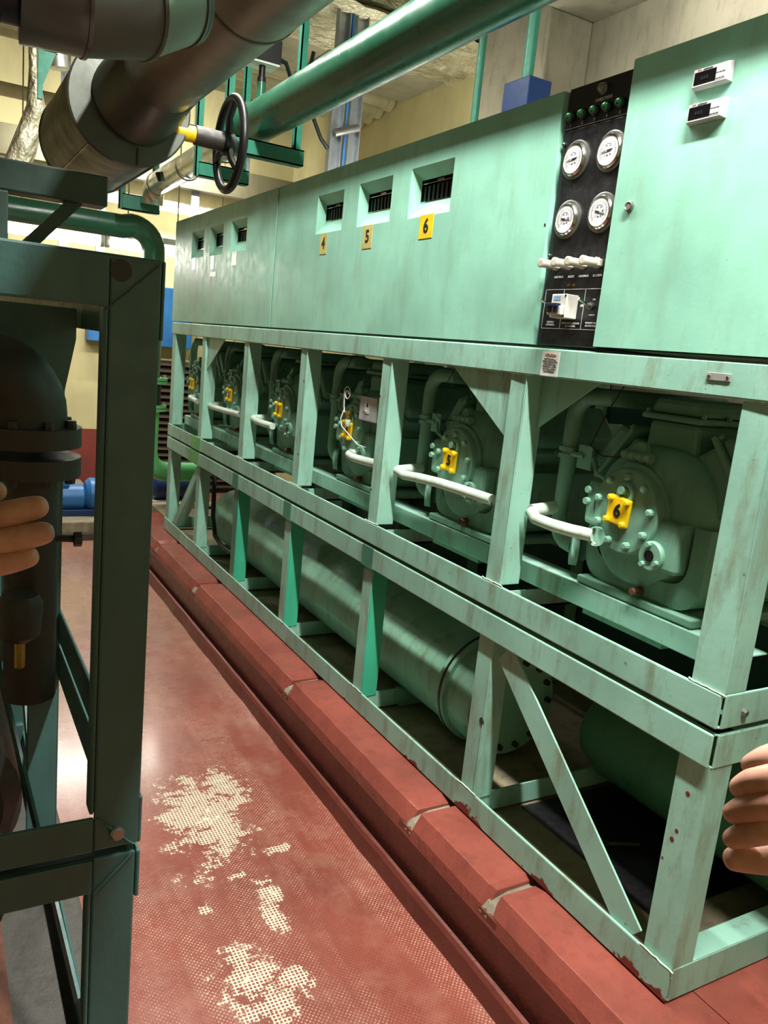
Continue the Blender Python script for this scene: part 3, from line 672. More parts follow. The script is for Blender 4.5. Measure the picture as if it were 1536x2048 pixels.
# grey switch box and curled wire
sb = empty('switch_box', (1.45, 2.70, 1.33), 'small grey metal switch box with lock beside compressor number 4', 'switch box')
MB().box(1.45, 1.53, 2.632, 2.772, 1.330, 1.422).build('box', plain('light_grey_box', (190, 192, 194), .45), sb, .004)
MB().box(1.4485, 1.45, 2.688, 2.725, 1.36, 1.402).build('paper_label', TAPE, sb)
MB().lathe([(0, .007), (.010, .006)], (1.449, 2.715, 1.365), (-1, 0, 0), 10).build('lock', CHROME, sb)
MB().box(1.4480, 1.4486, 2.697, 2.712, 1.385, 1.399).build('label_print', BINK, sb)
pts = []
for k in range(26):
    a = k/25*2*PI*1.45; rr = .030*(1-k/34); pts.append((1.44, 2.865+rr*math.cos(a+.4), 1.42+rr*math.sin(a+.4)))
pts = pts[::-1]+[(1.44, 2.885, 1.37), (1.44, 2.875, 1.345)]
cw = MB().tube(pts, .0022, 6); cw.tube([(1.44, 2.88, 1.36), (1.43, 2.885, 1.32), (1.43, 2.87, 1.29), (1.43, 2.80, 1.265), (1.44, 2.74, 1.235), (1.45, 2.69, 1.232)], .0022, 6)
tag(cw.build('curled_wire', WHITE), 'white wire with curled end hanging at compressor number 4', 'wire')
pg = empty('pressure_fitting', (1.45, 2.86, 1.29), 'small brass fitting with pale tip above the number 4 plate', 'fitting')
MB().lathe([(0, .008), (.02, .008), (.022, .012), (.035, .012)], (1.45, 2.86, 1.318), (0, 0, 1), 10).build('brass_nut', BRASS, pg)
MB().lathe([(0, .006), (.012, .012), (.028, .012)], (1.45, 2.86, 1.29), (0, 0, 1), 12).build('tip', PALE, pg)

# ================================================================ VESSELS UNDER THE RACK
def vessel(name, label, x, z, r, y0, y1, m):
    o = empty(name, (x, (y0+y1)/2, .25), label, 'tank')
    MB().lathe([(0, r*.6), (.0, r*.985), (.02, r), (y1-y0-.10, r), (y1-y0-.03, r*.85), (y1-y0, r*.4)], (x, y0, z), (0, 1, 0), 48).build('shell', m, o)
    f = MB().lathe([(0, r+.016), (.045, r+.016)], (x, y0+.13, z), (0, 1, 0), 48).build('flange_ring', m, o)
    MB().lathe([(0, r+.018), (.010, r+.018)], (x, y0+.147, z), (0, 1, 0), 48).build('gasket', BLK, f)
    for k in range(14):
        a = 2*PI*k/14; MB().lathe([(0, .012), (.016, .010)], (x+(r-.03)*math.cos(a), y0, z+(r-.03)*math.sin(a)), (0, -1, 0), 6).build('bolt', DARKI, f)
    for yy in (y0+.5, y1-.5):
        MB().box(x-r*.8, x+r*.8, yy-.02, yy+.02, .25, z-r*.75).build('saddle', MINTD, o)
    return o
TANK = paint('tank_mint', (140, 192, 165), (104, 92, 60), .7, .42, 1.2)
vessel('receiver_tank', 'long mint green receiver tank lying under the rack behind the jade posts', 1.73, .455, .185, 1.98, 4.95, TANK)
vessel('oil_separator_tank', 'dark green smaller tank behind the diagonal brace at the near end', 1.98, .44, .15, .80, 1.80, paint('deep_green_tank', (86, 138, 100), (60, 70, 50), .5, .45, 1.2))
bp = MB().tube([(1.52, 4.75, .90), (1.51, 4.70, .66), (1.50, 4.66, .50), (1.50, 4.60, .40), (1.50, 4.45, .37), (1.52, 4.2, .37)], .014, 10)
tag(bp.build('drain_pipe', DARKI), 'thin dark bent drain pipe at the far end of the receiver tank', 'pipe')
for k, (x, y, z, r) in enumerate(((1.55, 4.93, .62, .045), (1.53, 4.85, .52, .03))):
    g = empty('shut_off_valve', (x, y, z-r), ('larger upper' if k == 0 else 'smaller lower')+' dark shut-off valve at the far end of the receiver tank', 'valve', 'valves at the tank end')
    MB().torus((x-.03, y, z), (1, .3, 0), r, .006, 24, 8).build('hand_wheel', DARKI, g)
    MB().tube([(x-.03, y, z), (x+.10, y, z)], .01, 8).bar((x-.03, y-r, z), (x-.03, y+r, z), .008, .006).build('stem', DARKI, g)
# loose things on the plinth inside
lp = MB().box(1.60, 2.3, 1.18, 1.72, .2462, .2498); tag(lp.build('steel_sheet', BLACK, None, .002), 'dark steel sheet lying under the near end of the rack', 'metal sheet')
ey = MB().torus((1.70, 1.47, .256), (.2, .1, 1), .016, .006, 20, 8).tube([(1.715, 1.46, .256), (1.80, 1.42, .258)], .006, 8)
tag(ey.build('eye_bolt', DARKI), 'dark eye bolt on the steel sheet behind the diagonal brace', 'bolt')

# ================================================================ LEFT RACK (near, in shade)
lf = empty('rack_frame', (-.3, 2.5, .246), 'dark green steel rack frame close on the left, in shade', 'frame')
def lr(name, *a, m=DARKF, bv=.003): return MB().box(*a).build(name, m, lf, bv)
# front end at y=1.0 ; right face x=.245
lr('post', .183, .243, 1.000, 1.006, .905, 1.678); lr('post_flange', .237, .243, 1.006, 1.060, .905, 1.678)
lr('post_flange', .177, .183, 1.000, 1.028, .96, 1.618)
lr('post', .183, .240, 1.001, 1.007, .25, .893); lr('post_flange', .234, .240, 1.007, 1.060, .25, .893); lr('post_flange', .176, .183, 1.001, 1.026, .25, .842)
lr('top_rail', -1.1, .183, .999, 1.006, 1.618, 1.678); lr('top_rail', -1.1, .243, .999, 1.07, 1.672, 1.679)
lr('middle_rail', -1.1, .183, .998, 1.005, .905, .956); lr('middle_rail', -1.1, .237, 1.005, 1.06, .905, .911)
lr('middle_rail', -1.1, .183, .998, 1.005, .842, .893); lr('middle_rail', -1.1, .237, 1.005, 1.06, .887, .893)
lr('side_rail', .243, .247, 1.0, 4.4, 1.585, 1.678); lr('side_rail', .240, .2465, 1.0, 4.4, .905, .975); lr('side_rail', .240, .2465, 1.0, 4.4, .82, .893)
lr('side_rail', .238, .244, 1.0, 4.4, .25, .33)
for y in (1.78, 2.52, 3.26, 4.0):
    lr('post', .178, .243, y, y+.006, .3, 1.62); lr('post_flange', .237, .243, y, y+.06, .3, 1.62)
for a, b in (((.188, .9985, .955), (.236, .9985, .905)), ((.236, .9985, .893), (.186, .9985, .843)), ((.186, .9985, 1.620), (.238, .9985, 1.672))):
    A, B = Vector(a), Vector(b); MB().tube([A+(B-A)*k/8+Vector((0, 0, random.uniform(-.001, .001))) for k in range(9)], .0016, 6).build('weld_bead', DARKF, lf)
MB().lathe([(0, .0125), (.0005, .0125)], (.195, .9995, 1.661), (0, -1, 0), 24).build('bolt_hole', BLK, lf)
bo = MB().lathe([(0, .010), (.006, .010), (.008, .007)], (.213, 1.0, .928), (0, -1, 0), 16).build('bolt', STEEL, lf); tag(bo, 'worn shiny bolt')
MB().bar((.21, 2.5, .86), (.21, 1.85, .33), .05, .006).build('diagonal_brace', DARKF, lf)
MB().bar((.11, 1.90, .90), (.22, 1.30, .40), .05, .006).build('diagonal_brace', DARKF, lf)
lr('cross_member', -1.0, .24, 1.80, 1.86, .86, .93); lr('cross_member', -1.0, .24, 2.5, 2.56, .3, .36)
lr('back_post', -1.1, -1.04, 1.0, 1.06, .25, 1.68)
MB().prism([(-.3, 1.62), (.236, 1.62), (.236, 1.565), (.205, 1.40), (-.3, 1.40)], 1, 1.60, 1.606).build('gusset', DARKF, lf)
# cabinet/portal above the left rack
pb = empty('overhead_bracket', (.0, 1.6, 1.68), 'dark green bracket beam above the left rack with slanting brace', 'bracket')
MB().box(-.9, .285, 1.60, 1.66, 1.806, 1.858).build('beam', DARKG, pb, .003)
MB().bar((.236, 1.63, 1.812), (.135, 1.63, 1.70), .022, .03, (0, 1, 0)).build('brace', DARKG, pb)
MB().box(.06, .121, 1.60, 1.66, 1.69, 1.806).build('upright', DARKG, pb, .003)
# elbow with flanges inside left rack
ep = empty('flanged_elbow', (.13, 1.42, 1.1), 'grimy dark elbow pipe with bolted flanges inside the left rack', 'pipe')
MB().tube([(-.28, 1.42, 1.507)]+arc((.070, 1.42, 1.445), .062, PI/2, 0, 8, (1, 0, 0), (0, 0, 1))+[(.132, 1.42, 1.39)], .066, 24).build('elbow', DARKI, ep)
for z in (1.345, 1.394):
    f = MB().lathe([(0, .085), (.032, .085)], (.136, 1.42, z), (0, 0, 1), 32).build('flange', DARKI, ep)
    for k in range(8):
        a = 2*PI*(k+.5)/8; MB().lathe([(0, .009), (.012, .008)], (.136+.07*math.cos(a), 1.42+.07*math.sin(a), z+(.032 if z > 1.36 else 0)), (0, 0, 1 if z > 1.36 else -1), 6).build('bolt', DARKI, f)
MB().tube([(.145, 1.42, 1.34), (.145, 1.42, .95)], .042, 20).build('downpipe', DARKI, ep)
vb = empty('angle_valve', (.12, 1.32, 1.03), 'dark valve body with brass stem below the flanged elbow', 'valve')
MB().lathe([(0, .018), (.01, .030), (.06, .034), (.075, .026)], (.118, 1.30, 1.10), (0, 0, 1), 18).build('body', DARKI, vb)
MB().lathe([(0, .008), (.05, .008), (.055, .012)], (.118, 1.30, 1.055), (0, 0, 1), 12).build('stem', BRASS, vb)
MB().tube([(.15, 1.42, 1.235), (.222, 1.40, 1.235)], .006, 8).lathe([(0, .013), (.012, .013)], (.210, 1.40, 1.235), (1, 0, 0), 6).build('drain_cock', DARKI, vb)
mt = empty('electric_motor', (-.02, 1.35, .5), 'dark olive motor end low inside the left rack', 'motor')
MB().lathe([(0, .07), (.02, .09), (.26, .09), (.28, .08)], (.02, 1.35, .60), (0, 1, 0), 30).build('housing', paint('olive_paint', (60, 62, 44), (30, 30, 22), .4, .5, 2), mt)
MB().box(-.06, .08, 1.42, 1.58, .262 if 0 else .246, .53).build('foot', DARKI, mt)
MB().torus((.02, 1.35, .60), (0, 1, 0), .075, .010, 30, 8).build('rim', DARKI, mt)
dk = empty('receiver_tank', (.0, 2.6, .25), 'dark tank added to fill the black low interior of the left rack', 'tank')  # added to fill the rack's dark interior; no tank known there
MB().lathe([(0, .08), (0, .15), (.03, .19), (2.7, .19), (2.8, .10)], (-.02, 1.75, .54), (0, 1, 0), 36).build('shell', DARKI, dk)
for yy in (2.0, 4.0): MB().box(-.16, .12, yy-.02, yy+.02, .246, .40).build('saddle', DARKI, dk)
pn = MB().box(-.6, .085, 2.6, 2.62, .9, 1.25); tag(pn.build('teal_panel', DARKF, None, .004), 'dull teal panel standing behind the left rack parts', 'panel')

# ================================================================ OVERHEAD PIPES AND VALVE
ip_ = empty('insulated_pipe', (.53, 2.4, 2.165), 'large aluminium clad pipe running overhead into the drum shaped insulated valve', 'pipe')
MB().tube([(.535, -1.0, 2.250), (.535, 1.62, 2.250)], .1045, 40).build('cladding_section', CLAD, ip_)
MB().tube([(.535, 1.60, 2.250), (.535, 2.30, 2.250)], .103, 40).build('cladding_section', CLAD, ip_)
MB().tube([(.535, 1.598, 2.250), (.535, 1.606, 2.250)], .1065, 40).build('seam_band', CLADD, ip_)
MB().tube([(.535, 2.275, 2.250), (.535, 2.295, 2.250)], .1065, 40).tube([(.535, 2.29, 2.250), (.510, 2.36, 2.215), (.495, 2.42, 2.195)], [.105, .116, .120], 40).build('reducer', CLADD, ip_)
MB().lathe([(0, .098), (0, .158), (.004, .163), (.008, .160), (.62, .160), (.625, .164), (.635, .160), (.74, .11), (.95, .108)], (.480, 2.40, 2.186), (0, 1, 0), 56).build('valve_drum', CLADD, ip_)
for a in (.9, 2.3, 4.0, 5.2): MB().bar((.480+.161*math.cos(a), 2.41, 2.186+.161*math.sin(a)), (.480+.161*math.cos(a), 3.0, 2.186+.161*math.sin(a)), .006, .004).build('seam_strip', CLAD, ip_)
MB().box(.50, .503, 2.3955, 2.3995, 2.030, 2.075).build('seam_strip', BLK, ip_)
hv = empty('hand_wheel_valve', (.70, 2.45, 2.0), 'black hand wheel on yellow collared stem beside the insulated drum', 'valve')
MB().tube([(.60, 2.42, 2.145), (.665, 2.42, 2.145)], .022, 20).build('yellow_collar', YEL, hv)
MB().tube([(.662, 2.42, 2.145), (.755, 2.42, 2.143)], .0265, 20).build('stem_sleeve', DARKI, hv)
MB().torus((.765, 2.42, 2.140), (1, 0, 0), .124, .0125, 56, 12).build('rim', BLK, hv)
MB().lathe([(0, .034), (.03, .030), (.036, .018), (.045, .014)], (.745, 2.42, 2.140), (1, 0, 0), 20).build('hub', BLK, hv)
for a in (PI/2+.25, PI/2+.25+2*PI/3, PI/2+.25+4*PI/3):
    MB().tube([(.76, 2.42+.02*math.cos(a), 2.14+.02*math.sin(a)), (.755, 2.42+.07*math.cos(a), 2.14+.07*math.sin(a)), (.765, 2.42+.120*math.cos(a), 2.14+.120*math.sin(a))], [.012, .010, .011], 10).build('spoke', BLK, hv)
MB().lathe([(0, .012), (.025, .010)], (.590, 2.52, 2.045), (.3, 0, -1), 10).build('drain_nut', BLK, hv)
# nearer clad elbow top left
ne = empty('insulated_elbow', (.25, 1.5, 2.0), 'nearest aluminium clad mitred elbow at the top left with black end', 'pipe')
prs = [(-.02, 1.50, 2.135), (.10, 1.50, 2.128), (.128, 1.50, 2.128), (.212, 1.49, 2.128), (.290, 1.50, 2.146), (.350, 1.52, 2.185), (.358, 1.522, 2.190)]
mats = [BLK, None, CLADD, CLADD, CLAD, BLK]
_t = MB().tube(prs, .112, 36, False); _rg = [[Vector(v) for v in _t.v[i*36:(i+1)*36]] for i in range(len(prs))]
for k in range(len(prs)-1):
    m = mats[k]; sc = 1.09 if k == 0 else (.80 if m is None else (1.02 if m is BLK else 1.))
    q = [[Vector(prs[k+i])+(v-Vector(prs[k+i]))*sc for v in _rg[k+i]] for i in (0, 1)]
    MB().rings(q).build('black_gap' if m is None else ('mitre_section' if k and m is not BLK else 'black_collar'), m or BLK, ne)
    if m is not None and k: MB().tube([q[1][0]], 0) if 0 else MB().rings([[Vector(prs[k+1])+(v-Vector(prs[k+1]))*f+(Vector(prs[k+1])-Vector(prs[k])).normalized()*d for v in _rg[k+1]] for f, d in ((.99, -.004), (1.025, -.003), (1.025, .003), (.99, .004))]).build('seam', CLADD, ne)
# green main pipe, turning silver clad, and its elbow
gp = empty('green_pipe', (1.335, 2.8, 2.48), 'thick dark green pipe running overhead above the rack cabinets', 'pipe')
GX, GZ = 1.335, 2.575
MB().tube([(GX, -.8, GZ), (GX, 3.86, GZ)], .088, 40).build('pipe', PIPEG, gp)
MB().lathe([(0, .088), (.02, .10), (.05, .10), (.06, .07)], (GX, 3.86, GZ), (0, 1, 0), 36).build('end_collar', PIPEG, gp)
MB().tube([(1.315, 3.75, GZ+.06), (1.315, 3.75, GZ+.15)], .02, 14).build('sensor_pocket', PIPEG, gp)
se = empty('flow_sensor', (1.315, 3.75, GZ+.15), 'black sensor box mounted on the green overhead pipe with cable', 'sensor')
MB().lathe([(0, .020), (.02, .020), (.022, .015), (.075, .015)], (1.315, 3.75, GZ+.15), (0, 0, 1), 14).build('gland', BLK, se)
MB().box(1.245, 1.385, 3.70, 3.82, GZ+.228, GZ+.325).build('box', BLK, se, .004)
MB().box(1.25, 1.38, 3.705, 3.815, GZ+.220, GZ+.228).build('base_plate', WHITE, se)
MB().tube([(1.385, 3.76, GZ+.27), (1.43, 3.76, GZ+.26), (1.47, 3.78, GZ+.20), (1.49, 3.85, GZ+.12), (1.5, 4.0, GZ+.10)], .010, 10).build('cable', BLK, se)
sp = empty('clad_pipe', (GX, 4.5, 2.45), 'bright silver clad pipe continuing beyond the hand wheel', 'pipe')
MB().tube([(GX, 3.93, GZ-.015), (GX, 5.75, GZ-.035)]+arc((GX, 5.75, GZ-.155), .12, PI/2, 0, 6, (0, 1, 0), (0, 0, 1)), .072, 32).build('cladding', SILV, sp)
for y in (4.3, 5.0, 5.72): MB().torus((GX, y, GZ-.035), (0, 1, 0), .072, .004, 32, 8).build('seam', STEEL, sp)
# far big green pipe: horizontal, elbow, down, flanges, bottom elbow
bg = empty('green_pipe', (1.45, 6.2, .4), 'big green pipe with silver highlights bending down beside the far lamp', 'pipe')
R_ = .083
MB().tube([(-.8, 6.2, 2.285), (1.20, 6.2, 2.285)]+arc((1.27, 6.2, 2.135), .165, PI/2, 0, 10, (1, 0, 0), (0, 0, 1))+[(1.435, 6.2, 2.0), (1.435, 6.2, 1.215)], R_, 32).build('upper_run', PIPEG, bg)
MB().tube([(1.45, 6.2, 1.01), (1.45, 6.2, .66)]+arc((1.60, 6.2, .66), .15, PI, 1.5*PI, 8, (1, 0, 0), (0, 0, 1))+[(1.85, 6.2, .51)], .075, 28).build('lower_run', SPRING, bg)
for z in (1.19, 1.215, .985, 1.01): MB().lathe([(0, .125), (.02, .125)], (1.45, 6.2, z), (0, 0, 1), 32).build('flange', SPRING, bg)
MB().tube([(1.45, 6.2, 1.0), (1.45, 6.2, 1.2)], .08, 20).build('rubber_joint', RUB, bg)
for z in (1.24, 1.035):
    for k in range(8):
        a = 2*PI*k/8; MB().lathe([(0, .014), (.018, .012)], (1.45+.105*math.cos(a), 6.2+.105*math.sin(a), z), (0, 0, 1), 6).build('bolt', CHROME, bg)
MB().lathe([(0, .10), (.03, .10)], (1.83, 6.2, .51), (1, 0, 0), 24).build('flange', SPRING, bg)

# hangers
def hanger(label, x0, x1, y, zb, zt, w=.032, ch=.07):
    h = empty('pipe_hanger', ((x0+x1)/2, y, zb), label, 'hanger', 'green trapeze pipe hangers')
    for x in (x0, x1): MB().box(x-w/2, x+w/2, y-.018, y-.012, zb, zt).box(x-w/2, x-w/2+.006, y-.018, y+.02, zb, zt).build('drop_rod', HANG, h)
    MB().box(x0, x1+.03, y-.03, y-.024, zb-.0, zb+ch).box(x0, x1+.03, y-.03, y+.03, zb+ch-.006, zb+ch).box(x0, x1+.03, y-.03, y+.03, zb, zb+.006).build('channel', HANG, h)
hanger('green hanger frame under the pipe right behind the hand wheel', 1.17, 1.50, 3.74, GZ-.172, 3.46)
hanger('green hanger frame under the silver pipe, farther back', 1.22, 1.46, 4.38, GZ-.185, 4.09)
hanger('green hanger frame above the big green elbow', 1.15, 1.37, 5.95, 2.37, 4.09, .04, .10)
ah = MB().box(.455, .477, 4.4, 4.43, 2.60, 4.1).box(.477, .54, 4.4, 4.42, 2.81, 2.835).prism([(.477, 2.83), (.535, 2.82), (.477, 2.66)], 1, 4.40, 4.405)
tag(ah.build('wall_bracket', HANG), 'green hanger bracket with gusset left of the insulated drum', 'bracket')
ip2 = MB().tube([(.44, 4.6, 3.05), (.455, 4.6, 2.78), (.470, 4.6, 2.60), (.415, 4.6, 2.40), (.36, 4.6, 2.25)], [.018, .02, .045, .06, .06], 20)
tag(ip2.build('foil_wrapped_pipe', FOIL), 'crumpled foil wrapped pipe hanging at the top left edge', 'pipe')
sl = MB().tube([(.53, 4.6, 3.1), (.57, 4.6, 2.80)], .05, 24)
tag(sl.build('silver_duct', SILV), 'short silver pipe behind the insulated drum', 'pipe')

# near teal bar at the very top
tb = MB().box(.76, .98, 1.555, 1.60, 2.432, 2.475)
tag(tb.build('hanger_channel', JADE, None, .002), 'bright jade channel end hanging at the top edge over the green pipe', 'bracket')

# ================================================================ DUCTS, CEILING PIPES, WALL THINGS
fd = MB(); NX, NY = 60, 24; vs = []; fs = []
for i in range(NX+1):
    for j in range(NY+1):
        x = -.4+3.6*i/NX; y = 4.42+.82*j/NY
        vs.append((x, y, 3.47+.020*math.sin(y*44+math.sin(x*5)*1.6)*math.sin(x*3+1)+random.uniform(-.012, .012)))
for i in range(NX):
    for j in range(NY): a = i*(NY+1)+j; fs.append((a, a+1, a+NY+2, a+NY+1))
fd.add(vs, fs, True); fd.box(-.4, 3.19, 4.43, 5.23, 3.50, 4.0)
tag(fd.build('foil_duct', FOIL), 'wide ceiling duct wrapped in crumpled cream foil insulation', 'duct')
sd = MB().box(-.4, 3.19, 5.28, 5.88, 3.49, 4.0)
for x in (.3, 1.3, 2.3): sd.box(x, x+.03, 5.27, 5.89, 3.478, 4.01)
tag(sd.build('sheet_duct', paint('duct_grey', (176, 170, 145), (120, 110, 86), .4, .6, 1), None, .003), 'plain grey ceiling duct with seams beyond the foil duct', 'duct')
for k, (y, z) in enumerate(((6.04, 3.52), (6.22, 3.50), (6.38, 3.49), (6.54, 3.48))):
    p = empty('ceiling_pipe', (1.5, y, z), ('first', 'second', 'third', 'fourth')[k]+' ceiling pipe from the grey duct, ending at the cream wall', 'pipe', 'cream ceiling pipes beyond the duct')
    MB().tube([(-1.2, y, z), (3.2, y, z)], .055, 20).build('pipe', CREAM2, p)
    MB().tube([(3.14, y, z), (3.19, y, z)], .072, 20).build('collar', CREAM2, p)
lw = MB().tube([(-1.2, 7.0, 3.2), (1.9, 7.0, 3.2)], .05, 16); tag(lw.build('ceiling_pipe', CREAM2), 'lower pale pipe crossing near the far wall', 'pipe')
# cable tray / strut channels rising behind the middle cabinet
tr = empty('cable_riser', (2.14, 4.6, 2.3), 'galvanised twin channel cable riser with blue cable behind the middle cabinet', 'cable riser')
for x0 in (2.035, 2.150):
    c = MB().box(x0, x0+.075, 4.60, 4.606, 2.284, 3.46).box(x0, x0+.006, 4.56, 4.60, 2.284, 3.46).box(x0+.069, x0+.075, 4.56, 4.60, 2.284, 3.46).build('channel', GALV, tr)
MB().tube([(2.13, 4.575, 2.29), (2.135, 4.575, 2.8), (2.128, 4.575, 3.46)], .010, 10).build('blue_cable', BLUE, tr)
MB().tube([(2.05, 4.545, 2.80), (2.20, 4.545, 2.86)], .022, 14).build('conduit', STEEL, tr)
MB().tube([(2.115, 4.58, 2.29), (2.115, 4.58, 3.46)], .006, 8).build('black_cable', BLK, tr)
bc = MB().tube([(1.90, 4.58, 3.2), (1.86, 4.55, 3.02), (1.90, 4.55, 2.88), (1.98, 4.57, 2.76), (2.03, 4.58, 2.72)], .012, 8)
tag(bc.build('loose_cable', BLK), 'black cable looping left of the galvanised riser', 'cable')
# thin green pipes behind the cabinets and blue box
g1 = MB().tube([(2.2, 3.33, 2.285), (2.2, 3.33, 3.46)], .018, 12); tag(g1.build('thin_green_pipe', HANG), 'thin green vertical pipe at the left edge of the concrete column', 'pipe')
g2 = MB().tube([(2.2, 2.965, 2.74), (2.2, 2.965, 3.46)], .024, 14); tag(g2.build('thin_green_pipe', HANG), 'green vertical pipe rising out of the blue box', 'pipe')
bb = MB().box(2.14, 2.26, 2.87, 3.04, 2.284, 2.757); tag(bb.build('blue_box', DBLUE, None, .004), 'dark blue box peeking over the middle cabinet', 'box')
# far wall items
bc2 = MB().box(1.25, 2.20, 7.80, 7.97, 1.43, 1.98); tag(bc2.build('blue_cabinet', BLUE, None, .008), 'blue wall cabinet on the far wall between the racks', 'cabinet')
lv = empty('louvre_grille', (2.3, 7.9, 0), 'brown slatted louvre on the far wall behind the rack', 'grille')
MB().box(1.75, 3.15, 7.92, 7.97, .02, 1.30).build('backing', BLK, lv)
for k in range(20):
    z = .06+.063*k; MB().add([(1.75, 7.92, z+.045), (3.15, 7.92, z+.045), (3.15, 7.86, z), (1.75, 7.86, z), (1.75, 7.865, z-.004), (3.15, 7.865, z-.004), (3.15, 7.925, z+.041), (1.75, 7.925, z+.041)], [(0, 1, 2, 3), (3, 2, 5, 4), (4, 5, 6, 7), (7, 6, 1, 0)]).build('slat', BROWN, lv)
# far beam with lamp
fb = MB().box(-1.5, 3.1, 7.4, 7.5, 2.82, 3.05); tag(fb.build('cable_duct', paint('olive_duct', (98, 92, 66), (60, 56, 40), .4, .6, 1), None, .004), 'dull olive horizontal trunking near the far wall', 'trunking')
for k, x in enumerate((.95, 1.25, 2.05, 2.5)):
    s = MB().box(x, x+.07, 7.5, 7.53, 1.9, 4.09); tag(s.build('wall_strut', GALV), ('leftmost', 'second', 'third', 'rightmost')[k]+' galvanised strut on the far wall behind the trunking', 'strut', 'struts on the far wall')
def lamp(label, x0, x1, y, z, r, group='fluorescent lamps'):
    l = empty('fluorescent_lamp', ((x0+x1)/2, y, z), label, 'lamp', group)
    MB().box(x0, x1, y-.05, y+.05, z+r+.004, z+r+.05).build('housing', WHITE, l, .004)
    MB().tube([(x0+.02, y, z), (x1-.02, y, z)], r, 14).build('tube', TUBE, l)
    for x in (x0+.15, x1-.15): MB().tube([(x, y, z+r+.05), (x, y, 4.1)], .005, 6).build('suspension_rod', STEEL, l)
    for x in (x0, x1): MB().box(x-.01, x+.02, y-.03, y+.03, z-r, z+r+.03).build('end_cap', WHITE, l, .003)
lamp('bright lamp tube below the big green pipe, left part', .44, 1.14, 6.62, 2.20, .038)
lamp('bright lamp tube right of the big green elbow', 1.18, 1.86, 6.62, 2.20, .038)
lamp('higher lamp tube near the far wall', 1.35, 2.55, 7.7, 2.66, .022)
lamp('lamp tube high at the far left', -.6, .45, 7.7, 2.9, .02)
for (x, y, z, n) in ((.96, .45, 3.30, 'lamp over the near aisle, above the frame'), (.94, 2.1, 3.30, 'added fill lamp over the middle of the aisle'), (.96, 3.68, 3.41, 'lamp over the far aisle')):
    l = empty('ceiling_lamp', (x, y, z), n, 'lamp')
    MB().box(x-.08, x+.08, y-.62, y+.62, z+.01, z+.05).build('housing', WHITE, l, .004)
    MB().box(x-.03, x+.03, y-.3, y+.3, z+.05, 4.1 if y > 3.76 else 3.47).build('mounting_rail', WHITE, l)
# blue pump on the far plinth
pm = empty('blue_pump', (1.03, 6.45, .13), 'blue pump motor on the far plinth', 'pump')
MB().lathe([(0, .07), (.02, .10), (.32, .10), (.34, .08)], (.70, 6.45, .26), (1, 0, 0), 28).build('motor', BLUE, pm)
fn = MB()
for k in range(14):
    a = 2*PI*k/14; fn.bar((.74, 6.45+.105*math.cos(a), .26+.105*math.sin(a)), (1.0, 6.45+.105*math.cos(a), .26+.105*math.sin(a)), .006, .012)
fn.build('fins', BLUE, pm)
MB().box(.78, .92, 6.39, 6.51, .35, .40).build('terminal_box', BLUE, pm, .006)
MB().lathe([(0, .10), (.03, .13), (.10, .13), (.13, .10)], (1.04, 6.45, .28), (1, 0, 0), 28).build('volute', BLUE, pm)
MB().box(.66, 1.20, 6.34, 6.56, .13, .18).build('base', DBLUE, pm, .004)
pm2 = empty('blue_pump', (2.1, 6.4, .0), 'dark blue pump seen under the far end of the rack', 'pump')
MB().lathe([(0, .09), (.02, .12), (.4, .12), (.42, .10)], (1.62, 6.75, .30), (1, 0, 0), 28).build('motor', DBLUE, pm2)
MB().box(1.6, 2.1, 6.65, 6.85, .0, .18).build('base', WHITE, pm2, .004)

# ================================================================ HANDS
def hand(name, label, wrist, palm_pts, fingers, forearm, nails=True):
    """one continuous skinned figure: forearm, palm and five fingers, world coordinates"""
    root = empty(name, forearm[0][:3], label, 'person')
    me = bpy.data.meshes.new('body'); V = []; E_ = []; Rr = []
    def add(p, r, par):
        V.append(Vector(p)); Rr.append(r)
        if par is not None: E_.append((par, len(V)-1))
        return len(V)-1
    last = None
    for p in forearm: last = add(p[:3], p[3], last)
    w = add(wrist[:3], wrist[3], last)
    kn = []
    for (bp_, rp) in palm_pts: pass
    ends = []
    for f in fingers:
        par = w
        for q, (p, r) in enumerate(f): par = add(p, r*(.80 if q == len(f)-1 else 1.), par)
        ends.append(f)
    off = Vector(forearm[0][:3])
    me.from_pydata([v-off for v in V], E_, [])
    o = bpy.data.objects.new('body', me); COL.objects.link(o); o.parent = root
    sk_ = o.modifiers.new('skin', 'SKIN'); sk_.use_smooth_shade = True
    for i, sv in enumerate(me.skin_vertices[0].data): sv.radius = (Rr[i]*1.22, Rr[i]*1.22); sv.use_root = (i == 0)
    ss = o.modifiers.new('sub', 'SUBSURF'); ss.levels = 2; ss.render_levels = 2
    me.materials.append(SKIN)
    return root, o, off
HANDS_HERE = True

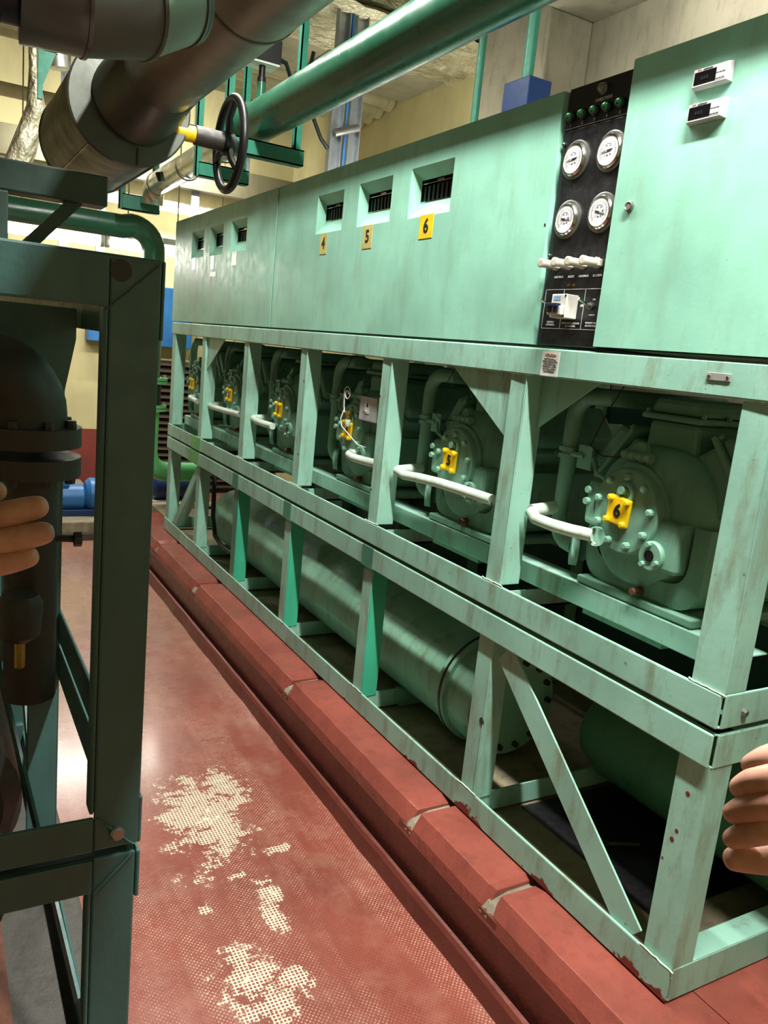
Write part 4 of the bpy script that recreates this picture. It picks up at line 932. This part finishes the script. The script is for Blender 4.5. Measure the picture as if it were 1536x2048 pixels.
LH_F = [
    [((-0.0436, 0.6968, 1.4454), 0.013), ((-0.0109, 0.6804, 1.4564), 0.0115), ((0.0133, 0.6555, 1.4604), 0.0095), ((0.033, 0.6518, 1.468), 0.0088), ((0.0506, 0.6482, 1.471), 0.0078)],
    [((-0.0437, 0.6944, 1.4345), 0.013), ((-0.0094, 0.6762, 1.442), 0.012), ((0.0195, 0.6466, 1.4477), 0.0098), ((0.0505, 0.6373, 1.4546), 0.009), ((0.068, 0.6355, 1.4602), 0.0086), ((0.0765, 0.6312, 1.4626), 0.007)],
    [((-0.0439, 0.6915, 1.4217), 0.013), ((-0.0096, 0.6728, 1.4266), 0.012), ((0.0209, 0.6418, 1.4306), 0.0098), ((0.0535, 0.6315, 1.4369), 0.009), ((0.0717, 0.6291, 1.4416), 0.0086), ((0.0802, 0.6246, 1.4437), 0.007)],
    [((-0.044, 0.6886, 1.4089), 0.012), ((-0.0114, 0.6697, 1.4089), 0.011), ((0.0176, 0.6419, 1.4124), 0.009), ((0.047, 0.6333, 1.4182), 0.0084), ((0.062, 0.6304, 1.423), 0.0078), ((0.0696, 0.6265, 1.4253), 0.0064)],
    [((-0.0533, 0.7047, 1.4553), 0.014), ((-0.026, 0.672, 1.4842), 0.0115), ((-0.0037, 0.6515, 1.5025), 0.0098), ((0.0089, 0.6478, 1.5178), 0.0085)],
]
LH_W = (-0.07, 0.7063, 1.4205, 0.022)
LH_A = [(-0.2499, 0.7958, 1.3564, 0.034), (-0.1518, 0.7474, 1.3931, 0.03), (-0.1027, 0.7232, 1.4114, 0.024)]
RH_F = [
    [((0.5708, 0.2692, 1.3406), 0.013), ((0.5451, 0.2858, 1.348), 0.0115), ((0.5051, 0.2886, 1.3619), 0.0098), ((0.4947, 0.3019, 1.3523), 0.0088), ((0.4923, 0.3144, 1.3396), 0.0066)],
    [((0.5722, 0.266, 1.3306), 0.013), ((0.5434, 0.2836, 1.3341), 0.012), ((0.4935, 0.2857, 1.3509), 0.01), ((0.4868, 0.3009, 1.3386), 0.009), ((0.4852, 0.3149, 1.3235), 0.0066)],
    [((0.5721, 0.2633, 1.3186), 0.013), ((0.5417, 0.281, 1.3186), 0.012), ((0.4886, 0.2824, 1.3346), 0.01), ((0.4836, 0.2987, 1.321), 0.009), ((0.4807, 0.3134, 1.3059), 0.0066)],
    [((0.5704, 0.2615, 1.3065), 0.012), ((0.54, 0.2784, 1.3031), 0.0115), ((0.4921, 0.2809, 1.3163), 0.0096), ((0.4858, 0.2957, 1.3033), 0.0086), ((0.4799, 0.3097, 1.2881), 0.0064)],
    [((0.5779, 0.255, 1.2971), 0.014), ((0.5504, 0.2682, 1.2855), 0.013), ((0.5144, 0.2823, 1.2865), 0.0118), ((0.4986, 0.2971, 1.2807), 0.0108), ((0.4791, 0.3072, 1.2751), 0.007)],
]
RH_W = (0.6025, 0.2453, 1.3169, 0.022)
RH_A = [(0.7693, 0.1403, 1.2812, 0.036), (0.6783, 0.197, 1.2982, 0.03), (0.6328, 0.2262, 1.3101, 0.024)]

lh, _o, _f = hand('person', 'hand of someone at the left edge, fingers spread pointing right', LH_W, [], LH_F, LH_A)
rh, _o, _f = hand('person', 'hand of someone at the right edge, fingers pointing left at the rack', RH_W, [], RH_F, RH_A)
def sleeve(root, A):
    a, b = Vector(A[0][:3]), Vector(A[1][:3]); e = a+(a-b)*.8
    MB().tube([e, a, a+(b-a)*.8, a+(b-a)*.82], [.052, .048, .042, .036], 24).build('sleeve', SLEEVE, root)
sleeve(lh, LH_A); sleeve(rh, RH_A)
def nails(root, F, side):
    for f in F:
        tip, prev = Vector(f[-1][0]), Vector(f[-2][0]); d = (tip-prev).normalized(); r = f[-1][1]
        up = (side-d*side.dot(d)).normalized(); sd = d.cross(up)
        c = tip+up*(r*.86)-d*.002; m = Matrix((sd, d, up)).transposed().to_4x4(); m.translation = c
        b = MB(); R = []
        for j, (t, w) in enumerate(((-.006, .0040), (-.003, .0050), (.002, .0052), (.006, .0038))):
            R.append([m @ Vector((w*k/2, t, -.0022*(k/2)**2-(.0016 if j == 3 else 0))) for k in (-2, -1, 0, 1, 2)])
        vs = [p for q in R for p in q]; n = 5
        b.add(vs, [(j*n+i, j*n+i+1, (j+1)*n+i+1, (j+1)*n+i) for j in range(3) for i in range(4)], True)
        o = b.build('fingernail', NAIL, root); s = o.modifiers.new('thick', 'SOLIDIFY'); s.thickness = .0008
